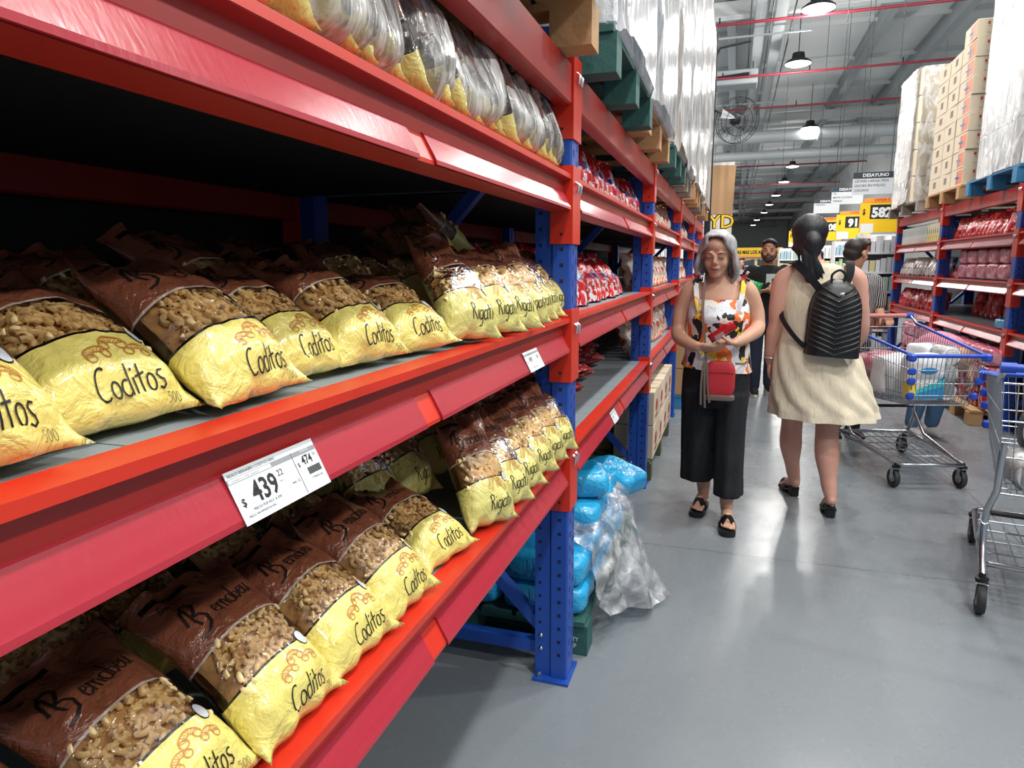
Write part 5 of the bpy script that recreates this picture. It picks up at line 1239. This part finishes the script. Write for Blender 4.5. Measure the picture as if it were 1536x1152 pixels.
q.add([bp(2*i/30-1, 0) for i in range(31)]+[(bp(1-2*i/30, 0).x, -.14, bp(1-2*i/30, 0).z) for i in range(31)], [tuple(range(62))]); bg = q.build('main_compartment', LEATH, t, 60)
for k in range(12):
    z0 = .06+k*.068; q = MB(); pts = []
    for i in range(17):
        u = -.9+1.8*i/16; z = z0+.13*abs(u)-.03
        if z < .93 and z > .015: pts.append(bp(u, z, .0015))
    if len(pts) > 3: q.tube(pts, .0075, 6).build('quilt_ridge', LEATH, bg, 60)
q = MB(); q.tube([bp(-.97, z/12, -.02) for z in range(0, 12)]+[bp(u/6, .985, -.03) for u in range(-5, 6)]+[bp(.97, z/12, -.02) for z in range(11, -1, -1)], .005, 6); q.build('piping', LEATH, bg, 60)
MB().ball(bp(.12, .80, .004), (.017, .005, .012), n=8, M=MX.Rotation(R(-25), 3, 'Y')).build('silver_emblem', mat('silver_metal', 'D8DADC', .15, 1), t, 60)
q = MB(); strap(q, [(-.150, .02, 1.46), (-.135, -.075, 1.452), (-.075, -.150, 1.385), (.0, -.17, 1.295)], .042, .010, (0, -1, .35), ax=(1, 0, .45)); q.build('shoulder_strap', STRAPL, t, 60)
q = MB(); strap(q, [(.135, .02, 1.462), (.142, -.07, 1.45), (.135, -.135, 1.395), (.112, -.165, 1.33)], .042, .010, (0, -1, .35), ax=(1, 0, 0)); q.build('shoulder_strap', STRAPL, t, 60)
q = MB(); strap(q, [(-.198, .0, 1.22), (-.19, -.08, 1.14), (-.13, -.14, 1.05), (-.07, -.16, .99)], .026, .006, (-.5, -1, 0)); q.build('lower_strap', LEATH, t, 60)
q = MB(); strap(q, [(.195, .0, 1.22), (.205, -.08, 1.14), (.2, -.15, 1.03), (.19, -.16, .98)], .026, .006, (.5, -1, 0)); q.build('lower_strap', LEATH, t, 60)
q = MB(); strap(q, [(.045, -.175, 1.345), (.04, -.19, 1.39), (.075, -.195, 1.415), (.105, -.185, 1.39), (.10, -.175, 1.35)], .012, .008, (0, -1, 0)); q.build('grab_handle', LEATH, t, 60)
# ---- simpler standing people further back
def walker(x, y, rz, Hh, skin, hairm, shirt, pants, shoe, label, arms, beard=False, vox=.011, hd=None, legs=((-.09, .0), (.09, .0)), jaw=1.0, longhair=False):
    T = thing('person', label, 'person', (x, y, 0), rz); k = Hh/1.75; b = MB(); Hm = MX.Rotation(R(hd or 0), 3, 'Z')@MX.Rotation(R(4), 3, 'X')
    hc = V((0, -.02, 1.615))*k; head(b, hc, Hm, 1.02*k, jaw=jaw); S = lambda *a: tuple(v*k for v in a)
    limb(b, [S(0, 0, 1.53), S(0, .01, 1.47), S(0, .015, 1.42)], [.055*k, .058*k, .075*k])
    b.loft(ringloft(densify([(0, .0, .85*k, .15*k, .11*k), (0, 0, 1.0*k, .145*k, .10*k), (0, 0, 1.2*k, .165*k, .115*k), (0, .0, 1.35*k, .18*k, .11*k), (0, 0, 1.43*k, .12*k, .08*k)]), 28))
    for (A, wr, dr, pn, th) in arms:
        limb(b, [tuple(v*k for v in p) for p in A], [.055*k, .05*k, .043*k, .04*k, .028*k]); hand(b, tuple(v*k for v in A[-1]), dr, pn, k, .6, th)
    for (lx, ly) in legs:
        limb(b, [S(lx, 0, .85), S(lx*1.05, ly*.4, .5), S(lx*1.05, ly*.9, .3), S(lx*1.05, ly, .1)], [.085*k, .06*k, .05*k, .035*k])
    remesh(b.build('body', skin, T), vox*.75, 4)
    face_bits(T, hc, Hm, 1.02*k, IRIS, hairm, LIP)
    h = MB(); P = lambda p: hc+Hm@(V(p)*k)
    h.ball(P((0, .028, .05)), tuple(v*k for v in (.086, .094, .08)), n=10, M=Hm); h.ball(P((0, .05, .0)), tuple(v*k for v in (.082, .07, .07)), n=8)
    limb(h, [P((-.06, -.055, .085)), P((0, -.065, .11)), P((.06, -.055, .085))], [.022*k, .026*k, .022*k])
    if longhair: limb(h, [P((-.06, .06, .0)), P((-.07, .06, -.1)), P((-.05, .07, -.2))], [.05*k]*3); limb(h, [P((.06, .06, .0)), P((.07, .06, -.1)), P((.05, .07, -.2))], [.05*k]*3)
    remesh(h.build('hair', hairm, T), .007, 2)
    if beard:
        q = MB()
        for sx in (-1, 1): limb(q, [P((sx*.07, -.02, -.01)), P((sx*.064, -.035, -.055)), P((sx*.035, -.066, -.092)), P((0, -.075, -.105))], [.012*k, .019*k, .021*k, .021*k])
        limb(q, [P((-.034, -.082, -.058)), P((0, -.094, -.043)), P((.034, -.082, -.058))], [.008*k, .0075*k, .008*k]); remesh(q.build('beard', hairm, T), .006, 2)
    q = MB(); q.loft(ringloft(densify([(0, .0, .86*k, .185*k, .135*k, .03, 7, 0), (0, 0, 1.02*k, .175*k, .128*k, .03, 7, 1), (0, 0, 1.2*k, .187*k, .135*k, .02, 7, 2), (0, .0, 1.35*k, .2*k, .125*k), (0, 0, 1.42*k, .155*k, .09*k), (0, .005, 1.455*k, .085*k, .07*k)]), 32))
    for (A, wr, dr, pn, th) in arms:
        A = [V(p)*k for p in A]; limb(q, [A[0], A[1], A[1].lerp(A[2], .75)], [.066*k, .068*k, .06*k])
    remesh(q.build('shirt', shirt, T), .01, 3)
    q = MB(); q.loft(ringloft(densify([(0, .0, .98*k, .158*k, .118*k), (0, 0, .84*k, .178*k, .13*k), (0, 0, .76*k, .17*k, .12*k)]), 32))
    for (lx, ly) in legs: limb(q, [S(lx, 0, .84), S(lx*1.05, ly*.4, .5), S(lx*1.05, ly*.9, .28), S(lx*1.05, ly, .1)], [.094*k, .08*k, .068*k, .062*k])
    remesh(q.build('trousers', pants, T), .01, 3)
    for (lx, ly) in legs:
        q = MB(); X, Y_ = lx*1.08*k, ly*k; q.tube([(X, Y_+.05, .055), (X, Y_-.04, .055), (X, Y_-.12, .042), (X, Y_-.18, .035)], [.045, .047, .043, .03], 12); q.ball((X, Y_+.06, .05), (.044, .045, .045), n=7); s_ = remesh(q.build('shoe', shoe, T), .008, 2)
        q = MB(); q.loft([[V((X+w_*.9, Y_+.1-.3*f, z)) for f, w_ in ((0, .02), (.1, .042), (.5, .042), (.8, .046), (1, .015))]+[V((X-w_*.9, Y_+.1-.3*f, z)) for f, w_ in ((1, .015), (.8, .046), (.5, .042), (.1, .042), (0, .02))] for z in (.002, .028)]); q.build('sole', mat('white_rubber', 'D8D8D4', .6), s_)
    return T, k
SK3 = skin_mat('olive_skin', 'B98568', 'C89A7C'); BLKT = cloth('black_tshirt', '14161B', .9); NAVJ = cloth('navy_jeans', '1C2438', .9); 
Tm, k = walker(.36, 8.05, R(6), 1.73, SK3, BLACKH, BLKT, NAVJ, mat('dark_sneaker', '1A1B1E', .6), 'bearded person in a black t-shirt carrying a green packet down the aisle',
  [([(-.17, 0, 1.40), (-.215, 0, 1.33), (-.235, .0, 1.15), (-.22, -.06, 1.07), (-.10, -.19, 1.17)], 0, (.9, -.3, .2), (0, .3, .95), -1), ([(.17, 0, 1.40), (.215, 0, 1.33), (.235, .0, 1.15), (.22, -.06, 1.07), (.09, -.2, 1.15)], 0, (-.9, -.2, .1), (0, .2, 1), 1)], True, hd=-14, legs=((-.09, -.10), (.09, .12)), jaw=1.1)
MB().box((.03, -.127, 1.27), (.13, .004, .15)).box((.05, -.130, 1.25), (.05, .003, .09), 1).build('shirt_print', [mat('pale_print', 'B9C8BE', .7), BLKT], Tm)
q = MB(); 
o = pouch('flour', .28, 7.78, 1.17, pi/2*0+R(-90), 0, 'green packet held against the chest of the bearded person', None, 'packet', 'packet', s=1.05); o.data = pouch_mesh(.16, .22, .08, PM['green'], 4); o.rotation_euler = (R(70), 0, R(-84))
STRIPE = NT('striped_cloth'); wv = STRIPE.n('ShaderNodeTexWave', {'Scale': 20.0, 'Distortion': 3.0}); STRIPE.l(STRIPE.obj(), wv.inputs['Vector']); STRIPE.set(color=STRIPE.ramp(wv.outputs[1], [(0, (.01, .01, .015)), (.65, (.45, .45, .45))], 'CONSTANT'), rough=.85)
walker(.93, 6.12, R(15), 1.66, SK3, BROWNH, STRIPE.m, cloth('dark_shorts', '2A2A30', .9), mat('checked_sneaker', '2A2A2E', .6), 'person with short dark hair in a striped shirt pushing the loaded trolley',
  [([(-.17, 0, 1.38), (-.21, 0, 1.31), (-.23, .0, 1.15), (-.2, -.1, 1.07), (-.07, -.26, 1.09)], 0, (.1, -.9, -.1), (0, -.1, -1), 1), ([(.17, 0, 1.38), (.21, 0, 1.31), (.23, .0, 1.15), (.21, -.1, 1.07), (.16, -.27, 1.09)], 0, (-.1, -.9, -.1), (0, -.1, -1), -1)], hd=120)
walker(.12, 15.5, R(20), 1.6, SK1, BROWNH, cloth('grey_shirt', '8C8C90', .9), NAVJ, mat('dark_sneaker', '1A1B1E', .6), 'distant person in grey far down the aisle between the two nearer shoppers',
  [([(-.17, 0, 1.38), (-.21, 0, 1.31), (-.23, .0, 1.15), (-.23, 0, 1.05), (-.22, -.04, .86)], 0, (0, -.1, -1), (1, 0, 0), -1), ([(.17, 0, 1.38), (.21, 0, 1.31), (.23, .0, 1.15), (.23, 0, 1.05), (.22, -.04, .86)], 0, (0, -.1, -1), (-1, 0, 0), 1)], vox=.015, longhair=True)
walker(1.45, 13.5, R(180), 1.7, SK3, BLACKH, cloth('dark_shirt', '2C2E36', .9), NAVJ, mat('dark_sneaker', '1A1B1E', .6), 'distant dark-haired person walking away beyond the cream dress',
  [([(-.17, 0, 1.38), (-.21, 0, 1.31), (-.23, .0, 1.15), (-.23, 0, 1.05), (-.22, -.04, .86)], 0, (0, -.1, -1), (1, 0, 0), -1), ([(.17, 0, 1.38), (.21, 0, 1.31), (.23, .0, 1.15), (.23, 0, 1.05), (.22, -.04, .86)], 0, (0, -.1, -1), (-1, 0, 0), 1)], vox=.015)
# ---- child bending over behind the trolley
T = thing('person', 'child in pink top and blue jeans bending over behind the loaded trolley', 'person', (1.60, 6.35, 0), R(20))
b = MB(); Hc = MX.Rotation(R(55), 3, 'X'); hc = V((0, -.34, .70)); head(b, hc, Hc, .85)
limb(b, [(0, -.27, .76), (0, -.2, .79)], [.042, .05]); limb(b, [(0, -.2, .78), (0, -.05, .76), (0, .1, .66)], [.10, .11, .12])
for q in (-1, 1):
    limb(b, [(q*.11, -.2, .77), (q*.16, -.22, .66), (q*.14, -.28, .55)], [.04, .034, .024]); hand(b, (q*.14, -.28, .55), (0, -.3, -.9), (-q, 0, 0), .75, .5, q)
    limb(b, [(q*.07, .1, .62), (q*.08, .0, .38), (q*.085, .04, .08)], [.08, .055, .035])
remesh(b.build('body', SK1, T), .009)
q = MB(); limb(q, [(0, -.22, .77), (0, -.05, .775), (0, .1, .69)], [.115, .13, .135]); 
for s_ in (-1, 1): limb(q, [(s_*.1, -.19, .77), (s_*.155, -.22, .68)], [.052, .045])
remesh(q.build('pink_top', cloth('pink_jersey', 'D68FA6', .9), T), .01, 3)
q = MB(); 
for s_ in (-1, 1): limb(q, [(s_*.06, .1, .64), (s_*.08, .0, .38), (s_*.085, .04, .12)], [.105, .072, .058])
remesh(q.build('jeans', cloth('blue_jeans', '4A6C8E', .9), T), .01, 3)
for s_ in (-1, 1):
    q = MB(); q.tube([(s_*.085, .07, .045), (s_*.085, -.03, .045), (s_*.087, -.10, .032)], [.038, .04, .03], 10); q.ball((s_*.085, .075, .04), .037, n=6); remesh(q.build('sneaker', mat('white_sneaker', 'CFCFCF', .6), T), .008, 2)
for o in list(bpy.data.objects):
    if o.name.startswith('face_') : pass
# ---------------------------------------------------------------- shopping trolleys (local: +y towards the nose, z up)
CBLUE = mat('blue_plastic', '1C48B8', .35); RUB = mat('caster_rubber', '2A2B2D', .6); WIRE = mat('chrome_wire', 'A8ACB2', .28, .9); TUBEM = mat('chrome_tube', 'B4B9BE', .22, .95)
def make_cart(label, loc, rz, handle_col, L=1.0, rear_w=.56, nose_w=.44, zr=1.0, zn=.88, br=.50, bn=.56, plat=True, gate=True):
    t = thing('shopping_trolley', label, 'trolley', loc, rz)
    W = lambda y: rear_w+(nose_w-rear_w)*(y+L*.45)/(L)
    y0, y1 = -L*.42, L*.55
    def top(s, f): y = y0+(y1-y0)*f; return V((s*W(y)/2, y, zr+(zn-zr)*f))
    def bot(s, f): y = y0+.10+(y1-.07-y0-.10)*f; return V((s*(W(y)/2-.045), y, br+(bn-br)*f))
    n = 30
    for s, nm in ((-1, 'side_grid'), (1, 'side_grid')):
        q = MB()
        for i in range(n+1): q.tube([top(s, i/n), top(s, i/n).lerp(bot(s, i/n), .5), bot(s, i/n)], .0021, 5)
        for h_ in (.28, .55, .8, 1.0): q.tube([top(s, f/8).lerp(bot(s, f/8), h_) for f in range(9)], .0034, 6)
        q.build(nm, WIRE, t, 60)
        q = MB().tube([top(s, f/8)+V((0, 0, .004)) for f in range(9)], .0105, 8); q.build('blue_rim', CBLUE, t, 60)
    q = MB(); m_ = 15
    for i in range(m_+1):
        u = -1+2*i/m_; a = V((u*W(y1)/2, y1, zn)); b = V((u*(W(y1)/2-.045), y1-.07, bn)); q.tube([a, b], .0021, 5)
        q.tube([b, V((u*(rear_w/2-.05), y0+.1, br))], .0021, 5)
    for h_ in (.28, .55, .8, 1.0): q.tube([top(-1, 1).lerp(bot(-1, 1), h_), top(1, 1).lerp(bot(1, 1), h_)], .0034, 6)
    for f in range(1, 12): q.tube([bot(-1, f/12), bot(1, f/12)], .0024, 5)
    q.build('nose_and_floor_grid', WIRE, t, 60)
    q = MB().tube([top(-1, 1)+V((0, 0, .004)), top(1, 1)+V((0, 0, .004))], .013, 8); q.build('blue_rim', CBLUE, t, 60)
    for s in (-1, 1):
        MB().box(top(s, .985)+V((s*.004, 0, -.008)), (.05, .06, .05), bev=.012).build('corner_cap', CBLUE, t)
        q = MB()
        for h_ in (.3, .5, .8): q.box(top(s, 1).lerp(bot(s, 1), h_)+V((s*.006, .006, 0)), (.05, .03, .042), bev=.01)
        q.build('bumper', CBLUE, t)
    # rear gate
    q = MB(); za, zb = zr-.02, br
    for i in range(13):
        u = -1+2*i/12; q.tube([(u*(rear_w/2-.01), y0, za), (u*(rear_w/2-.05), y0+.1, zb)], .0022, 5)
    for h_ in (0, .33, .66, 1): q.tube([V((-rear_w/2+.01, y0, za)).lerp(V((-rear_w/2+.05, y0+.1, zb)), h_), V((rear_w/2-.01, y0, za)).lerp(V((rear_w/2-.05, y0+.1, zb)), h_)], .004, 6)
    q.build('rear_gate', WIRE, t, 60)
    # handle
    q = MB()
    for s in (-1, 1): q.tube([top(s, 0)+V((0, .06, -.02)), top(s, 0)+V((s*.004, -.03, .02)), V((s*rear_w/2, y0-.10, zr+.055))], .011, 8)
    q.build('handle_bracket', TUBEM, t, 60)
    MB().tube([(-rear_w/2, y0-.10, zr+.055), (rear_w/2, y0-.10, zr+.055)], .0165, 12).build('handle', handle_col, t, 60)
    for s in (-1, 1): MB().tube([(s*(rear_w/2-.03), y0-.10, zr+.055), (s*(rear_w/2+.02), y0-.10, zr+.055)], .021, 10).build('handle_end', CBLUE, t, 60)
    # chassis: rear legs curve from the basket down to the rear casters, then rails run to the front casters
    fx, rx, fy, ry = nose_w/2-.01, rear_w/2-.02, y1-.10, y0+.02
    for s in (-1, 1):
        MB().tube([bot(s, .02)+V((s*.01, -.05, .22)), bot(s, 0)+V((s*.012, -.03, .02)), V((s*(rx-.005), y0+.13, .42)), V((s*rx, y0+.14, .33)), V((s*rx, y0+.10, .24)), V((s*rx, ry, .165))], .014, 10).build('leg_tube', TUBEM, t, 60)
        MB().tube([(s*rx, y0+.13, .36), (s*(rx-.005), y0+.3, .22), (s*fx, fy, .155)], .0125, 8).build('chassis_rail', TUBEM, t, 60)
    MB().tube([(-rx, ry+.06, .19), (-fx, fy, .165), (-fx+.02, fy+.03, .165), (fx-.02, fy+.03, .165), (fx, fy, .165), (rx, ry+.06, .19)], .0125, 8, closed=True).build('base_frame', TUBEM, t, 60)
    q = MB()
    for i in range(1, 9): u = -1+2*i/9; q.tube([(u*rx, ry+.06, .19), (u*fx, fy+.02, .165)], .003, 5)
    for i in range(1, 5): f = i/5; y = ry+.06+(fy-ry-.06)*f; w_ = rx+(fx-rx)*f; q.tube([(-w_, y, .187-.02*f), (w_, y, .187-.02*f)], .004, 5)
    q.build('lower_rack', WIRE, t, 60)
    q = MB().tube([(-rx+.02, y0+.14, .40), (rx-.02, y0+.14, .40)], .012, 8); q.build('cross_bar', BLACK, t, 60)
    for (x, y) in ((-fx, fy), (fx, fy), (-rx, ry), (rx, ry)):
        c = MB().lathe([(0, .0), (.03, .002), (.05, .012), (.058, .016), (.0625, .010), (.0625, -.010), (.058, -.016), (.05, -.012), (.03, -.002), (0, 0)], (x, y-.02, .0635), 20, 0, MX.Rotation(pi/2, 3, 'Y')).build('caster', RUB, t, 40)
        MB().lathe([(0, .017), (.026, .016), (.03, .012), (.03, -.012), (.026, -.016), (0, -.017)], (x, y-.02, .0635), 14, 0, MX.Rotation(pi/2, 3, 'Y')).build('hub', mat('grey_hub', '85888C', .5), c, 40)
        q = MB()
        for s in (-1, 1): q.box((x+s*.02, y-.012, .095), (.003, .035, .075), bev=.001)
        q.box((x, y-.004, .134), (.046, .05, .006)); q.build('fork', TUBEM, c)
        MB().lathe([(.012, .135), (.024, .137), (.026, .15), (.013, .153), (.013, .17)], (x, y, 0), 12).build('swivel', BLACK, c, 40)
    return t
C1L, C1R = (1.16, 5.28, 0), pi+R(14.5)
make_cart('loaded shopping trolley with blue rims and pink handle in the middle of the aisle', C1L, C1R, mat('pink_handle', 'C8807C', .4))
C2L, C2R = (1.405, 3.46, 0), R(-11)
make_cart('shopping trolley cut off by the right edge of the picture', C2L, C2R, CBLUE, 1.02, .60, .48)
# goods inside the trolleys
PAPER = mat('paper_roll', 'DCDAD6', .8, bump=.15); CORE = mat('grey_core', '6A6460', .9)
def in_cart(L_, r_, p): return MX.Translation(L_)@MX.Rotation(r_, 4, 'Z')@V(p)
CLEAR = film('thin_clear_film', (.96, .97, .98, 1), .10, .12, 20, .6, None, .35)
def roll_pack(L_, r_, p, label, rz, nx=2, nz=3, ny=2, s=1.0):
    w = in_cart(L_, r_, p); t = thing('paper_roll_pack', label, 'pack', w, r_+rz)
    d = .115*s
    for i in range(nx):
        for k in range(nz):
            for j in range(ny):
                c = ((i-(nx-1)/2)*d, (j-(ny-1)/2)*.11*s, d/2+k*d); M = MX.Rotation(pi/2, 3, 'X')
                MB().lathe([(.021*s, -.052*s), (.053*s, -.052*s), (.056*s, -.048*s), (.056*s, .048*s), (.053*s, .052*s), (.021*s, .052*s)], c, 20, 0, M).build('paper_roll', PAPER, t, 40)
                MB().lathe([(.0, -.046*s), (.021*s, -.046*s), (.021*s, .046*s), (0, .046*s)], c, 12, 0, M).build('roll_core', CORE, t)
    W, D, H = nx*d/2+.004, ny*.055*s+.004, nz*d+.006
    MB().box((0, 0, H/2), (2*W, 2*D, H), bev=.03).build('clear_wrap', CLEAR, t, 60)
    return t
roll_pack(C1L, C1R, (-.09, .30, .575), 'pack of white paper rolls with grey cores in the loaded trolley', R(180), 1, 3, 2, 1.0)
def soft_pack(L_, r_, p, d, label, m_, rz=0, bands=None, seed=0):
    w = in_cart(L_, r_, p); t = thing('soft_pack', label, 'pack', w, r_+rz)
    def fn(u, v):
        a = u*2*pi; c_, s_ = cos(a), sin(a); e = .45; ph = v*pi; r0 = sin(ph)**.35 if 0 < v < 1 else 0; z = -cos(ph); z = abs(z)**.5*(1 if z > 0 else -1)
        p = V((abs(c_)**e*(1 if c_ > 0 else -1)*d[0]/2*r0, abs(s_)**e*(1 if s_ > 0 else -1)*d[1]/2*r0, z*d[2]/2+d[2]/2)); return p*(1+.06*NZ.noise(p*9+V((seed, 0, 0))))
    MB().grid(fn, 40, 24, 0, uv=False).build('wrapper', m_, t, 179, weld=True)
    if bands: bands(t, d)
    return t
WSP = mat('white_film_pack', 'DDE0E2', .25, bump=.4, bscale=25); 
def blue_bands(t, d):
    q = MB(); y = d[1]/2+.003
    q.add([(-.10, y, .02), (.10, y, .02), (.10, y, .06), (-.02, y, .10), (-.10, y, .17)], [(0, 1, 2, 3, 4)], 0)
    q.add([(-.10, y+.001, .10), (.06, y+.001, .055), (.10, y+.001, .045), (.1, y+.001, .06), (-.10, y+.001, .15)], [(0, 1, 2, 3, 4)], 1)
    q.ball((0, y+.001, .2), (.055, .002, .022), 0, 8); q.build('printed_band', [mat('bright_blue_print', '1E8AC8', .35), mat('cyan_print', '3CC0CC', .35)], t)
soft_pack(C1L, C1R, (.06, .36, .575), (.24, .16, .30), 'white film pack with blue and cyan print in the nose of the loaded trolley', WSP, 0, blue_bands, 1)
soft_pack(C1L, C1R, (.02, .1, .56), (.44, .22, .28), 'white soft pack behind the printed one in the loaded trolley', WSP, .1, None, 3)
soft_pack(C1L, C1R, (.02, -.14, .56), (.46, .24, .26), 'pink-red bundle at the rear of the loaded trolley', PM['pink'], 0, None, 5)
soft_pack(C1L, C1R, (-.06, .16, .82), (.2, .18, .10), 'pale white bag lying on top inside the loaded trolley', WSP, .4, None, 8)
soft_pack(C1L, C1R, (.18, .46, .60), (.05, .09, .12), 'small yellow packet at the nose corner of the loaded trolley', mat('yellow_packet', 'E0C84A', .3), 0, None, 7)
roll_pack(C2L, C2R, (-.08, -.16, .51), 'white toilet rolls in clear wrap at the bottom of the edge trolley', R(8), 2, 1, 2, 1.15)
def green_bands(t, d):
    q = MB()
    for s_ in (-1, 1):
        for k in range(5): q.tube([(d[0]*(-.46+.02*k), s_*.05, d[2]*(.6+.05*k)), (d[0]*(-.2+.05*k), s_*d[1]*.3, d[2]*(.9+.02*k)), (d[0]*.2, s_*d[1]*.35, d[2]*.98)], .006, 6)
    q.build('green_print', mat('green_print', '4FA83E', .35), t)
soft_pack(C2L, C2R, (.06, -.12, .64), (.40, .34, .24), 'white and green soft pack on the rolls in the edge trolley', WSP, .2, green_bands, 11)
soft_pack(C2L, C2R, (.05, .18, .57), (.36, .26, .2), 'dark bag in the nose of the edge trolley', mat('dark_bag', '2A2E34', .35, bump=.4), 0, None, 12)
